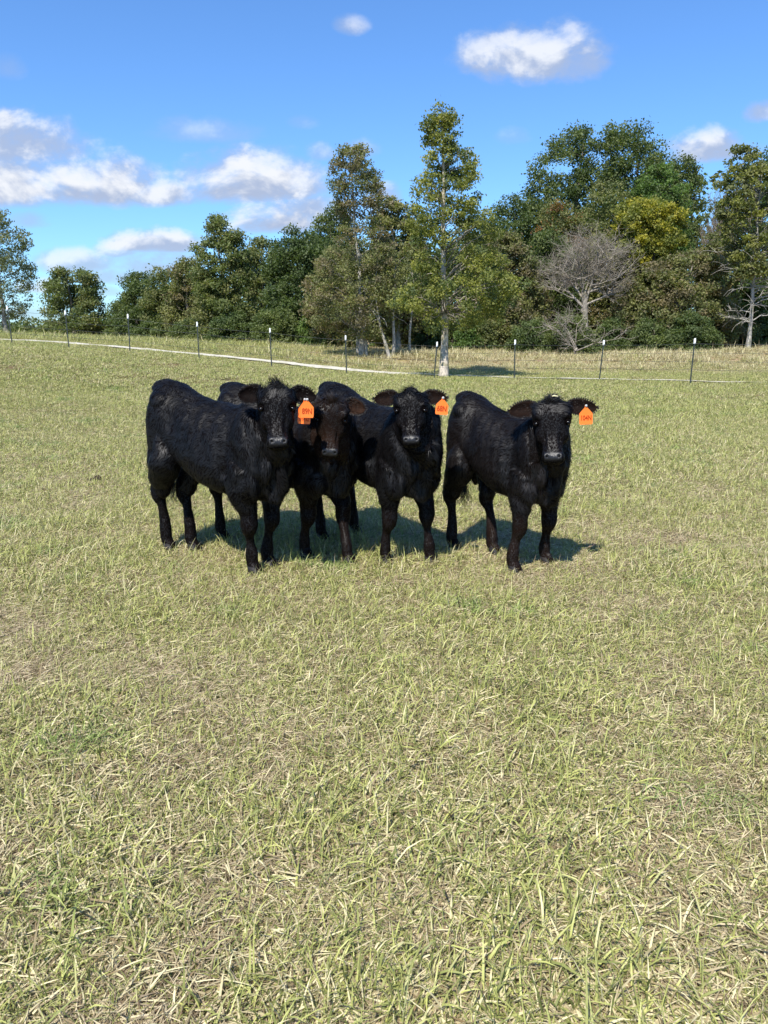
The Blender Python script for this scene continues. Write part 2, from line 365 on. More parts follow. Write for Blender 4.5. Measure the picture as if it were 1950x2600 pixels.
PAL = {'dark': ((0.064, 0.092, 0.033), (0.102, 0.138, 0.044)), 'mid': ((0.090, 0.118, 0.041), (0.147, 0.177, 0.058)), 'olive': ((.130, .142, .052), (.200, .205, .078)),
       'yel': ((0.147, 0.166, 0.038), (0.262, 0.262, 0.061)), 'gold': ((0.192, 0.198, 0.028), (0.346, 0.307, 0.041)), 'brown': ((0.147, 0.125, 0.070), (0.224, 0.186, 0.102)), 'rust': ((0.192, 0.109, 0.045), (0.307, 0.154, 0.058)),
       'grey': ((0.109, 0.128, 0.077), (0.173, 0.192, 0.109)), 'pine': ((0.092, 0.151, 0.038), (0.134, 0.205, 0.051)), 'red': ((0.141, 0.096, 0.051), (0.192, 0.141, 0.064))}
def tree(name, label, Y, tx, basepy, profile, pal, nleaf=9000, clump=.6, leaf=.15, bark=(.16, .14, .11), tr=.16, gaps=.0, cat='tree', group=None, limbs=26, seed=None, topbias=1., shell=.5, mix=None, flat=.65, trunk_top=None, twigs=0, bare_low=None, limb_lo=.12):
    rng = np.random.default_rng(seed if seed is not None else int(tx*7+basepy+Y*3)); k = Y/FPX/math.cos(PITCH)
    x0 = float(at(tx, 850, Y)[0]); base = on(x0, Y, -.05); root = empty(name, base); tag(root, label, cat, group)
    ys = np.array([p[0] for p in profile], float); top, bot = ys[0], ys[-1]
    zof = lambda py: at(975, py, Y)[2]
    # trunk
    ztop = zof(top+ (bot-top)*.04) if trunk_top is None else zof(trunk_top); l, r = prof(top+(bot-top)*.06, profile); xt = float(at((l+r)/2, 850, Y)[0])
    n = 9; t = np.linspace(0, 1, n); TP = np.stack([x0+(xt-x0)*t**1.5+rng.normal(size=n)*.05*np.sin(t*math.pi), np.full(n, Y)+rng.normal(size=n)*.04, base[2]+(ztop-base[2])*t], 1)
    bm = MB(); rad = tr*(1-t*.93)+.008; rad[0] *= 1.35; bm.tube(resample(TP, 3), np.interp(np.linspace(0, 1, (n-1)*3+1), t, rad), 8, bark)
    # clump centres
    w = np.array([max(1, prof(y, profile)[1]-prof(y, profile)[0]) for y in np.linspace(top, bot, 60)]); cw = np.cumsum(w**topbias); cw /= cw[-1]
    area = w.sum()*(bot-top)/60*k*k; K = max(14, int(area/(clump*clump)*2.3*(1-gaps*.5))); nleaf = int(nleaf*2.2)
    cy = np.interp(rng.random(K), cw, np.linspace(top, bot, 60)); C = []
    for y in cy:
        l, r = prof(y, profile); q = rng.uniform(-1, 1); q = math.copysign(abs(q)**.8, q)*.94; xx = (l+r)/2+q*(r-l)/2
        R = (r-l)/2*k*.85; dd = math.sqrt(max(0, 1-q*q))*R; e = rng.uniform(-1, 1); e = math.copysign(abs(e)**shell, e)
        p = at(xx, y, Y); C.append([p[0], Y+e*dd, p[2]])
    C = np.array(C)
    if gaps: C = C[fbm(C*.9/clump*.5, int(tx), 2) > .24+gaps*.3]
    cr = clump*rng.uniform(.5, 1.3, len(C)); per = np.maximum(3, nleaf*cr**2/np.sum(cr**2)).astype(int)
    idx = np.repeat(np.arange(len(C)), per); D = unit(rng.normal(size=(len(idx), 3)))*(rng.random(len(idx))**.45)[:, None]*cr[idx][:, None]; D[:, 2] *= flat; D *= np.where(rng.random(len(idx)) < .35, rng.uniform(1.1, 1.5, len(idx)), 1)[:, None]
    L = C[idx]+D+rng.normal(size=D.shape)*.04
    A, B = np.array(PAL[pal][0]), np.array(PAL[pal][1]); cv = rng.random(len(C)); col = A+(B-A)*np.clip(cv[idx]*.6+rng.random(len(idx))*.5, 0, 1)[:, None]
    if mix:
        A2, B2 = np.array(PAL[mix[0]][0]), np.array(PAL[mix[0]][1]); sel = (cv[idx] < mix[1]*.7) | (rng.random(len(idx)) < mix[1]*.3); col[sel] = (A2+(B2-A2)*rng.random((sel.sum(), 1)))
    gz = height(L[:, 0], L[:, 1]); L[:, 2] = np.maximum(L[:, 2], gz+.04)
    lbark = tuple(c*.55 for c in bark)
    sel = rng.choice(len(C), min(limbs, len(C)), replace=False); zt = TP[:, 2]
    for i in sel:
        c = C[i]; dz = np.hypot(c[0]-x0, c[1]-Y)*rng.uniform(.35, .9); za = np.clip(c[2]-dz, base[2]+(ztop-base[2])*limb_lo, ztop*.98); a = np.array([np.interp(za, zt, TP[:, 0]), np.interp(za, zt, TP[:, 1]), za])
        Lc = np.linalg.norm(c-a); P = curve_pts(a, c, 6, .12, rng); r0 = min(tr*.4, .010+.008*Lc); bm.tube(P, np.linspace(r0, .008, 6), 5, lbark)
        for _ in range(twigs):
            j = rng.integers(2, 6); e = P[j]+unit(rng.normal(size=3)+np.array([0, 0, .5])+unit(c-a))*rng.uniform(.3, .8)*clump*1.4; bm.tube(curve_pts(P[j], e, 4, .1, rng), np.linspace(.012, .005, 4), 4, bark)
    if bare_low:
        for _ in range(bare_low[3]):
            py = rng.uniform(bare_low[0], bare_low[1]); z0_ = zof(py); a = np.array([np.interp(z0_, zt, TP[:, 0]), np.interp(z0_, zt, TP[:, 1]), z0_]); an = rng.uniform(0, 6.28); L_ = bare_low[2]*k*rng.uniform(.6, 1.15); e = a+np.array([math.cos(an), math.sin(an)*.7, rng.uniform(-.1, .35)])*L_
            P = curve_pts(a, e, 7, .10, rng); bm.tube(P, np.linspace(.035, .008, 7), 5, bark)
            for q in range(9):
                j = rng.integers(2, 7); f_ = P[j]+unit(unit(e-a)*.9+rng.normal(size=3)*.6)*rng.uniform(.25, .9); bm.tube(curve_pts(P[j], f_, 4, .12, rng), np.linspace(.012, .005, 4), 4, bark)
    bm.build('trunk', BARK, root, origin=base)
    V, F, Ac = leaves(L, leaf, col, rng); cm = MB(); cm.add(V, F, Ac); cm.build('crown', LEAF, root, smooth_=False, origin=base)
    return root
def bare_tree(name, label, Y, tx, basepy, spread, top, bark=(.30, .28, .25), tr=.15, seed=1, dense=1., lowfork=.25, group=None, droop=.0, depth=5, upw=.35):
    rng = np.random.default_rng(seed); k = Y/FPX/math.cos(PITCH); x0 = float(at(tx, 850, Y)[0]); base = on(x0, Y, -.05); H = at(975, top, Y)[2]-base[2]
    root = empty(name, base); tag(root, label, 'tree', group); bm = MB(); tw = MB()
    def grow(p, d, L, r, lev):
        n = 5; P = [p]; dd = d.copy()
        for _ in range(n): dd = unit(dd+rng.normal(size=3)*.16+np.array([0, 0, .05])); P.append(P[-1]+dd*L/n)
        P = np.array(P); (bm if lev < 2 else tw).tube(P, np.linspace(r, r*.5, n+1), 6 if lev < 2 else 4 if lev < 4 else 3, bark)
        if lev >= depth: return
        nb = int((4 if lev < 3 else 3)*dense+rng.random())
        for q in range(nb):
            j = rng.integers(2, n+1); nd = unit(dd*.75+unit(rng.normal(size=3)*np.array([1.1, .9, .7]))*1.0+np.array([0, 0, upw-droop*(lev > 0)])); nd[0] *= spread; nd = unit(nd)
            grow(P[j], nd, L*rng.uniform(.55, .82), max(.006, r*.52), lev+1)
    n = 5; T_ = np.linspace(0, 1, n)[:, None]; TP = np.array([0, 0, 0])+np.array([rng.uniform(-.1, .1), 0, 1])*T_*H*lowfork+rng.normal(size=(n, 3))*.03
    bm.tube(TP, np.linspace(tr*1.2, tr*.8, n), 8, bark); e = TP[-1]
    for q in range(int(5*dense)+1): grow(e-np.array([0, 0, rng.uniform(0, .35)*H*lowfork]), unit(np.array([rng.normal()*.75*spread, rng.normal()*.6, 1.])), H*(1-lowfork)*rng.uniform(.24, .52), tr*rng.uniform(.35, .6), 1)
    bm.build('trunk', BARK, root); tw.build('branches', BARK, root); return root

G = 'trees along the edge of the wood'
def wood():
    # --- the two slender trees in front of the wood and the tree at the left edge
    tree('young_tree', 'tallest slender yellow-green tree with pale trunk right behind the fence', 28.3, 1128, 955,
         [(272, 1085, 1150), (330, 1078, 1150), (385, 1085, 1190), (430, 1085, 1222), (480, 1050, 1220), (520, 1040, 1215), (560, 1028, 1262), (620, 1040, 1262), (680, 1050, 1290), (720, 1030, 1335), (770, 985, 1300), (800, 1060, 1270), (840, 1085, 1190)],
         'yel', 16500, .26, .095, (.52, .46, .38), .14, gaps=.56, limb_lo=.26, limbs=110, seed=11, mix=('mid', .35), twigs=2, shell=.7)
    tree('young_tree', 'slender olive-brown tree with a tall rounded top left of the tallest tree', 38, 918, 912,
         [(378, 870, 925), (410, 842, 945), (460, 838, 962), (510, 850, 972), (560, 868, 960), (600, 850, 1000), (680, 800, 1020), (760, 785, 1030), (830, 800, 1010), (860, 880, 980)],
         'olive', 15000, .31, .11, (.40, .38, .34), .12, gaps=.48, limbs=80, seed=12, mix=('brown', .5), twigs=1)
    tree('edge_tree', 'open grey-green tree cut off by the left edge of the picture', 46, 18, 850, [(530, -60, 20), (560, -60, 55), (640, -60, 78), (740, -60, 82), (800, -40, 60), (825, -10, 30)],
         'grey', 5600, .34, .13, (.3, .29, .26), .13, gaps=.52, limbs=50, seed=13, mix=('olive', .4), twigs=1)
    # --- left half of the wood
    tree('field_tree', 'low spreading green tree standing alone left of the wood', 66, 190, 862, [(692, 150, 225), (715, 112, 240), (755, 130, 250), (790, 108, 280), (835, 105, 282), (866, 115, 275)], 'mid', 11000, .62, .2, (.2, .18, .15), .2, limbs=24, seed=14, mix=('olive', .4), gaps=.22)
    L = [  # name, label, Y, tx, basepy, profile, pal, n, clump, kw
        ('bushy_tree', 'small dark green tree at the left end of the wood', 62, 318, 872, [(765, 300, 325), (800, 282, 350), (868, 275, 372)], 'dark', 5000, .6, dict(mix=('mid', .3))),
        ('bushy_tree', 'dark green tree with a notched top second from the left end of the wood', 60, 350, 875, [(698, 335, 362), (725, 315, 395), (790, 305, 420), (872, 298, 425)], 'dark', 9000, .6, dict(mix=('mid', .4), gaps=.1)),
        ('bushy_tree', 'green tree with a feathery top left of the tall olive tree', 58, 420, 878, [(683, 408, 448), (705, 385, 465), (780, 370, 490), (875, 370, 495)], 'mid', 9000, .6, dict(mix=('olive', .35), gaps=.1)),
        ('bushy_tree', 'olive tree filling the gap left of the tall pointed tree', 56, 478, 882, [(660, 465, 495), (700, 445, 520), (790, 430, 530), (882, 425, 535)], 'olive', 8000, .55, dict(mix=('brown', .4), gaps=.15)),
        ('pointed_tree', 'tall olive-green tree with a double pointed top in the left half of the wood', 50, 585, 888, [(555, 530, 560), (585, 518, 600), (640, 500, 628), (720, 498, 648), (800, 495, 660), (885, 505, 655)], 'mid', 16000, .48, dict(mix=('olive', .55), gaps=.25, bark=(.3, .28, .24), limbs=50)),
        ('bushy_tree', 'soft yellowish-green tree between the pointed tree and the round dark oak', 57, 668, 888, [(612, 650, 690), (650, 628, 722), (740, 620, 735), (885, 620, 740)], 'olive', 9000, .55, dict(mix=('mid', .5))),
        ('round_oak', 'round dense dark green oak in the middle of the left half of the wood', 49, 752, 892, [(585, 738, 795), (620, 705, 822), (690, 675, 838), (790, 660, 842), (888, 675, 830)], 'dark', 17000, .62, dict(shell=.4)),
        ('bushy_tree', 'green tree whose top rises behind the left shoulder of the slender brown tree', 54, 838, 895, [(520, 828, 860), (560, 802, 890), (640, 790, 900), (760, 780, 910), (890, 790, 900)], 'mid', 11000, .5, dict(mix=('dark', .5), gaps=.2)),
        ('bushy_tree', 'brownish olive tree just left of the tallest tree', 43, 1010, 905, [(508, 975, 1000), (545, 955, 1040), (620, 940, 1075), (720, 930, 1090), (800, 950, 1080), (850, 980, 1060)], 'olive', 14000, .42, dict(mix=('brown', .5), gaps=.25, bark=(.34, .32, .28), limbs=50)),
        ('bushy_tree', 'olive-brown tree with fine foliage below the slender brown tree', 44, 850, 905, [(640, 830, 890), (700, 790, 930), (780, 775, 950), (850, 800, 940), (878, 830, 920)], 'olive', 12000, .45, dict(mix=('brown', .5), gaps=.1)),
        # --- right half
        ('bushy_tree', 'dark green tree top right of the tallest tree', 58, 1300, 900, [(495, 1270, 1310), (530, 1255, 1345), (620, 1245, 1360), (760, 1240, 1370), (890, 1240, 1370)], 'dark', 11000, .6, dict(mix=('mid', .3))),
        ('tall_oak', 'tall broad dark green oak at the left of the two highest crowns on the right', 60, 1432, 900, [(333, 1460, 1508), (350, 1410, 1512), (375, 1392, 1515), (410, 1355, 1512), (460, 1335, 1500), (520, 1325, 1515), (640, 1340, 1530), (880, 1360, 1530)], 'mid', 20000, .75, dict(mix=('dark', .45), gaps=.04, leaf=.19, tr=.3, limbs=40)),
        ('tall_oak', 'highest broad green oak on the right with sky gaps in its crown', 59, 1600, 900, [(318, 1545, 1585), (335, 1532, 1632), (375, 1530, 1660), (430, 1525, 1700), (500, 1520, 1725), (600, 1540, 1730), (880, 1560, 1720)], 'mid', 20000, .75, dict(mix=('dark', .45), gaps=.08, leaf=.19, tr=.3, limbs=40)),
        ('pine_tree', 'bright green pine crown below the highest oak on the right', 56, 1680, 900, [(425, 1650, 1690), (470, 1610, 1735), (540, 1590, 1750), (640, 1640, 1745), (860, 1640, 1745)], 'pine', 13000, .5, dict(mix=('dark', .25), flat=.5)),
        ('bushy_tree', 'green tree crown with an upright tip between the oaks and the bare tall tree', 60, 1735, 900, [(402, 1715, 1745), (440, 1700, 1770), (560, 1700, 1790), (860, 1700, 1800)], 'mid', 9000, .5, dict(mix=('dark', .4), gaps=.2)),
        ('rusty_tree', 'small rust-brown autumn tree below the left tall oak', 54, 1420, 900, [(520, 1400, 1440), (545, 1372, 1475), (620, 1365, 1480), (760, 1370, 1470), (880, 1380, 1460)], 'olive', 9000, .45, dict(mix=('rust', .28))),
        ('bushy_tree', 'olive tree between the rusty tree and the golden tree', 55, 1530, 900, [(465, 1510, 1560), (510, 1490, 1600), (620, 1480, 1600), (880, 1480, 1610)], 'olive', 10000, .5, dict(mix=('mid', .4), gaps=.1)),
        ('golden_tree', 'yellow-green golden leaved round tree in the right half of the wood', 48, 1645, 900, [(515, 1590, 1690), (550, 1572, 1725), (610, 1562, 1738), (650, 1565, 1715), (690, 1590, 1660), (712, 1610, 1640)], 'gold', 12000, .45, dict(mix=('yel', .5), limbs=20, shell=.4)),
        ('leafy_tree', 'tall tree with bare lower limbs and pale stem near the right edge of the picture', 42, 1904, 893, [(380, 1868, 1900), (410, 1848, 1935), (460, 1835, 1985), (540, 1830, 2000), (600, 1840, 1990), (700, 1860, 1970)], 'olive', 6500, .30, dict(topbias=1.0, mix=('yel', .4), gaps=.62, bark=(.36, .34, .30), limbs=60, trunk_top=400, tr=.11, bare_low=(560, 820, 85, 34))),
        ('pine_tree', 'dark pine mostly beyond the right edge of the picture', 57, 1990, 895, [(380, 1945, 2010), (450, 1930, 2040), (700, 1900, 2080), (890, 1900, 2080)], 'dark', 12000, .55, dict(mix=('pine', .3))),
        ('bushy_tree', 'broad olive-brown fine leaved tree below the golden tree', 46, 1690, 900, [(640, 1740, 1790), (670, 1650, 1830), (720, 1590, 1850), (790, 1560, 1860), (860, 1560, 1850), (880, 1600, 1840)], 'olive', 19000, .42, dict(mix=('brown', .5), limbs=60, gaps=.08, bark=(.26, .24, .21))),
        ('bushy_tree', 'grey-brown fine leaved tree behind the bare limbs near the right edge', 49, 1830, 900, [(600, 1790, 1850), (660, 1770, 1890), (760, 1770, 1900), (885, 1780, 1900)], 'olive', 10000, .42, dict(mix=('brown', .4), gaps=.1)),
        ('bushy_tree', 'dark green bushy tree in the bottom right corner of the wood', 47.5, 1925, 893, [(690, 1900, 1990), (740, 1860, 2020), (820, 1845, 2030), (888, 1850, 2030)], 'dark', 12000, .5, dict(mix=('pine', .35))),
        ('bushy_tree', 'brown-olive tree between the tallest tree and the bare grey tree', 47, 1290, 900, [(600, 1255, 1300), (650, 1225, 1345), (740, 1215, 1385), (840, 1225, 1400), (885, 1235, 1390)], 'olive', 14000, .42, dict(mix=('brown', .6), gaps=.08)),
        ('bushy_tree', 'green tree behind the bare grey tree', 51, 1400, 900, [(590, 1370, 1420), (650, 1340, 1460), (760, 1330, 1480), (880, 1340, 1480)], 'mid', 11000, .5, dict(mix=('dark', .4))),
        ('bushy_tree', 'dull olive tree behind the right side of the bare grey tree', 51, 1540, 900, [(600, 1500, 1570), (680, 1480, 1610), (800, 1470, 1620), (885, 1480, 1620)], 'olive', 11000, .45, dict(mix=('brown', .4))),
        ('bushy_tree', 'dark tree seen behind the stem of the tallest tree', 50, 1150, 900, [(560, 1180, 1230), (640, 1110, 1250), (760, 1080, 1250), (870, 1090, 1240)], 'mid', 11000, .5, dict(mix=('olive', .5))),
        ('bushy_tree', 'mixed green tree behind the pale stems in the middle of the wood', 53, 1030, 900, [(600, 1000, 1060), (700, 950, 1090), (800, 930, 1100), (878, 940, 1090)], 'mid', 11000, .5, dict(mix=('dark', .5))),
    ]
    for (nm, lb, Y, tx, by, pf, pal, n, cl, kw) in L: tree(nm, lb, Y, tx, by, pf, pal, n, cl, kw.pop('leaf', .165), group=G, **kw)
    # --- bare trees
    bare_tree('bare_tree', 'pale grey leafless tree with a wide crown of fine twigs right of the tallest tree', 45, 1490, 900, 1.9, 450, (.30, .265, .22), .17, 3, 1.25, .36, G, depth=5)
    bare_tree('bare_tree', 'low sprawling leafless tree reaching left from the foot of the bare grey tree', 41.3, 1462, 912, 1.7, 735, (.31, .275, .23), .08, 5, 1.0, .15, G, upw=.05, depth=4)
    bare_tree('bare_tree', 'grey leafless tree top seen right behind the tallest tree', 52, 1245, 900, .9, 580, (.28, .26, .24), .14, 8, 1.1, .4, G)
    bare_tree('bare_tree', 'tall brown-grey leafless tree with upright twigs near the right end of the wood', 57, 1785, 900, .6, 420, (.24, .20, .16), .2, 9, 1.3, .45, G, upw=.7)
    bare_tree('bare_tree', 'thin leafless treetop sticking out left of the round dark oak', 58, 652, 888, .4, 600, (.28, .26, .23), .12, 16, .9, .55, G, upw=.9, depth=4)
    # --- pale stems at the wood's edge
    def stem(label, Y, pts, r, seed):
        rng = np.random.default_rng(seed); P = [on(float(at(pts[0][0], 850, Y)[0]), Y, -.03)]+[at(px, py, Y) for px, py in pts[1:]]; P = np.array(P); b = P[0].copy(); bm = MB(); Q = resample(P-b, 5)
        bm.tube(Q, np.linspace(r, r*.35, len(Q)), 7, (.42, .39, .34)); tw = bm
        root = empty('thin_tree', b); tag(root, label, 'tree', 'pale thin trees at the foot of the wood')
        for q in range(14):
            j = rng.integers(len(Q)//2, len(Q)); e = Q[j]+unit(rng.normal(size=3)+np.array([0, 0, .6]))*rng.uniform(.4, 1.3); tw.tube(curve_pts(Q[j], e, 5, .12, rng), np.linspace(r*.3, .006, 5), 4, (.36, .34, .30))
        bm.build('trunk', BARK, root)
        C = np.repeat(Q[rng.integers(len(Q)*2//3, len(Q), 60)]+rng.normal(size=(60, 3))*.5, 22, 0); C = C+rng.normal(size=C.shape)*.16
        V, F, A = leaves(C, .12, np.array(PAL['olive'][0])+rng.random((len(C), 1))*(np.array(PAL['olive'][1])-np.array(PAL['olive'][0])), rng); m = MB(); m.add(V, F, A); m.build('crown', LEAF, root, smooth_=False)
    stem('pale thin tree whose stem bends left above its foot', 37, [(990, 908), (978, 870), (966, 830), (958, 780), (950, 720)], .085, 31)
    stem('straight pale thin tree just right of the bent stem', 37.6, [(999, 905), (1000, 860), (998, 800), (1004, 740), (1000, 690)], .09, 32)
    stem('pale thin tree leaning right nearest the tallest tree', 39, [(1041, 893), (1040, 850), (1046, 790), (1052, 740), (1050, 700)], .07, 33)
    stem('dark stemmed thin tree left of the bent pale stem', 38.5, [(908, 910), (908, 850), (904, 780), (908, 700), (905, 650)], .09, 34)
    stem('grey thin tree close beside the dark stemmed one', 38, [(930, 912), (928, 860), (925, 790), (930, 720), (926, 660)], .09, 35)
    # --- bushes along the foot
    B = [(300, 60, 840, 868, 42, 'mid', 'leftmost bush along the foot of the wood'), (390, 57, 820, 880, 55, 'dark', 'dark bush at the foot of the notched tree'), (480, 54, 815, 888, 55, 'mid', 'green bush left of the foot of the pointed tree'),
         (590, 48, 800, 893, 62, 'dark', 'dark bush at the foot of the pointed tree'), (700, 46, 790, 896, 62, 'mid', 'green bush below the round dark oak'), (795, 46, 810, 898, 50, 'pine', 'bright green bush right below the round dark oak'),
         (870, 44, 825, 896, 50, 'dark', 'dark bush behind the dark and grey thin stems'), (1085, 47, 810, 893, 50, 'dark', 'dark bush left behind the trunk of the tallest tree'), (1198, 46, 800, 892, 36, 'pine', 'vivid green bush just right of the trunk of the tallest tree'),
         (1260, 46, 800, 893, 48, 'olive', 'olive bush second right of the tallest tree trunk'), (1345, 44, 815, 900, 60, 'dark', 'dark green bush below the sprawling bare branches'), (1440, 43, 810, 908, 68, 'mid', 'large green bush at the foot of the bare grey tree'),
         (1560, 45, 815, 900, 56, 'dark', 'green bush under the golden tree'), (1660, 43, 820, 904, 62, 'mid', 'green bush in front of the broad olive-brown tree'), (1755, 43, 800, 902, 62, 'dark', 'darkest bush behind the rightmost fence posts'),
         (1850, 46, 815, 893, 50, 'brown', 'brownish bush right of the darkest bush'), (1925, 46, 825, 891, 60, 'mid', 'green bush in the right corner below the bare limbs')]
    for (px, Y, top, base, hw, pal, lb) in B:
        tree('bush', lb, Y, px, base, [(top, px-hw*.35, px+hw*.35), (top+(base-top)*.3, px-hw*.8, px+hw*.8), (base-8, px-hw*1.05, px+hw*1.05), (base+4, px-hw, px+hw)], pal, 6500, .38, .13, (.2, .18, .15), .05, cat='bush', group='bushes along the foot of the wood', limbs=14, mix=('mid', .3), seed=px, shell=.4)
    # --- limbs of the right tree are in its trunk; far wood behind everything
    rng = np.random.default_rng(99); tops = [(-200, 835), (40, 822), (90, 818), (130, 828), (280, 830), (300, 800), (400, 735), (520, 720), (620, 690), (700, 660), (850, 600), (1000, 620), (1150, 620), (1250, 570), (1350, 520), (1450, 470), (1600, 450), (1700, 420), (1800, 440), (1950, 420), (2300, 480)]
    N = 2600; px = rng.uniform(-200, 2250, N); tp = np.interp(px, [a for a, b in tops], [b for a, b in tops])
    Yc = np.where(px < 290, 92, 66)+rng.uniform(-3, 6, N); py = tp+rng.random(N)**.8*(880-tp)+rng.normal(size=N)*6; C = np.array([at(a, b, y) for a, b, y in zip(px, py, Yc)])
    cr = rng.uniform(.5, 1.3, N); idx = np.repeat(np.arange(N), 26); Lp = C[idx]+unit(rng.normal(size=(len(idx), 3)))*(rng.random(len(idx))**.4*cr[idx])[:, None]
    cv = rng.random(N)[idx][:, None]; col = np.where(cv < .5, np.array(PAL['dark'][1]), np.where(cv < .8, np.array(PAL['mid'][0]), np.array(PAL['olive'][0])))*(.8+.4*rng.random((len(idx), 1)))
    V, F, A = leaves(Lp, .42, col, rng); m = MB(); m.add(V, F, A); o = m.build('far_woodland', LEAF, None, smooth_=False)
    tag(o, 'distant mixed woodland filling the space behind the nearer trees', 'woodland', kind='stuff')
wood()

# ------------------------------------------------------------------ calves
def coat_mat():
    m, T, b, out = mat_new('black_coat')
    tn = T.node('ShaderNodeAttribute', attribute_name='tint'); ns = T.node('ShaderNodeAttribute', attribute_name='nose'); tc = T.node('ShaderNodeTexCoord')
    nz = T.noise(T.vmul(tc.outputs['Object'], (1, 1, .5)), 60, 4, .7)
    c = T.mix(tn.outputs['Fac'], (.0018, .0018, .0022), (.030, .015, .009)); c = T.mix(ns.outputs['Fac'], c, (.013, .0125, .013))
    nt = T.node('ShaderNodeAttribute', attribute_name='nostril'); c = T.mulc(nt.outputs['Fac'], c, (.03, .03, .03)); T.put(b.inputs['Base Color'], c); T.put(b.inputs['Roughness'], T.m('ADD', T.m('SUBTRACT', .62, T.m('MULTIPLY', ns.outputs['Fac'], .28)), T.m('MULTIPLY', nt.outputs['Fac'], .4))); T.put(b.inputs['Specular IOR Level'], T.m('ADD', .03, T.m('MULTIPLY', T.m('MULTIPLY', ns.outputs['Fac'], .32), T.m('SUBTRACT', 1., nt.outputs['Fac']))))
    bp = T.node('ShaderNodeBump'); bp.inputs['Strength'].default_value = .6; bp.inputs['Distance'].default_value = .006; T.put(bp.inputs['Height'], nz); T.l.new(bp.outputs[0], b.inputs['Normal'])
    return m
def fur_mat():
    m, T, b, out = mat_new('black_fur')
    tn = T.node('ShaderNodeAttribute', attribute_name='tint')
    T.put(b.inputs['Base Color'], T.mix(tn.outputs['Fac'], (.0022, .0023, .0029), (.032, .019, .012))); b.inputs['Roughness'].default_value = .52; b.inputs['Specular IOR Level'].default_value = .32
    return m
COAT, FUR = coat_mat(), fur_mat()
EYE = simple('dark_eye', (.005, .004, .003), .22, .45); HOOF = simple('grey_hoof', (.016, .014, .013), .6, .25, 0, 40)

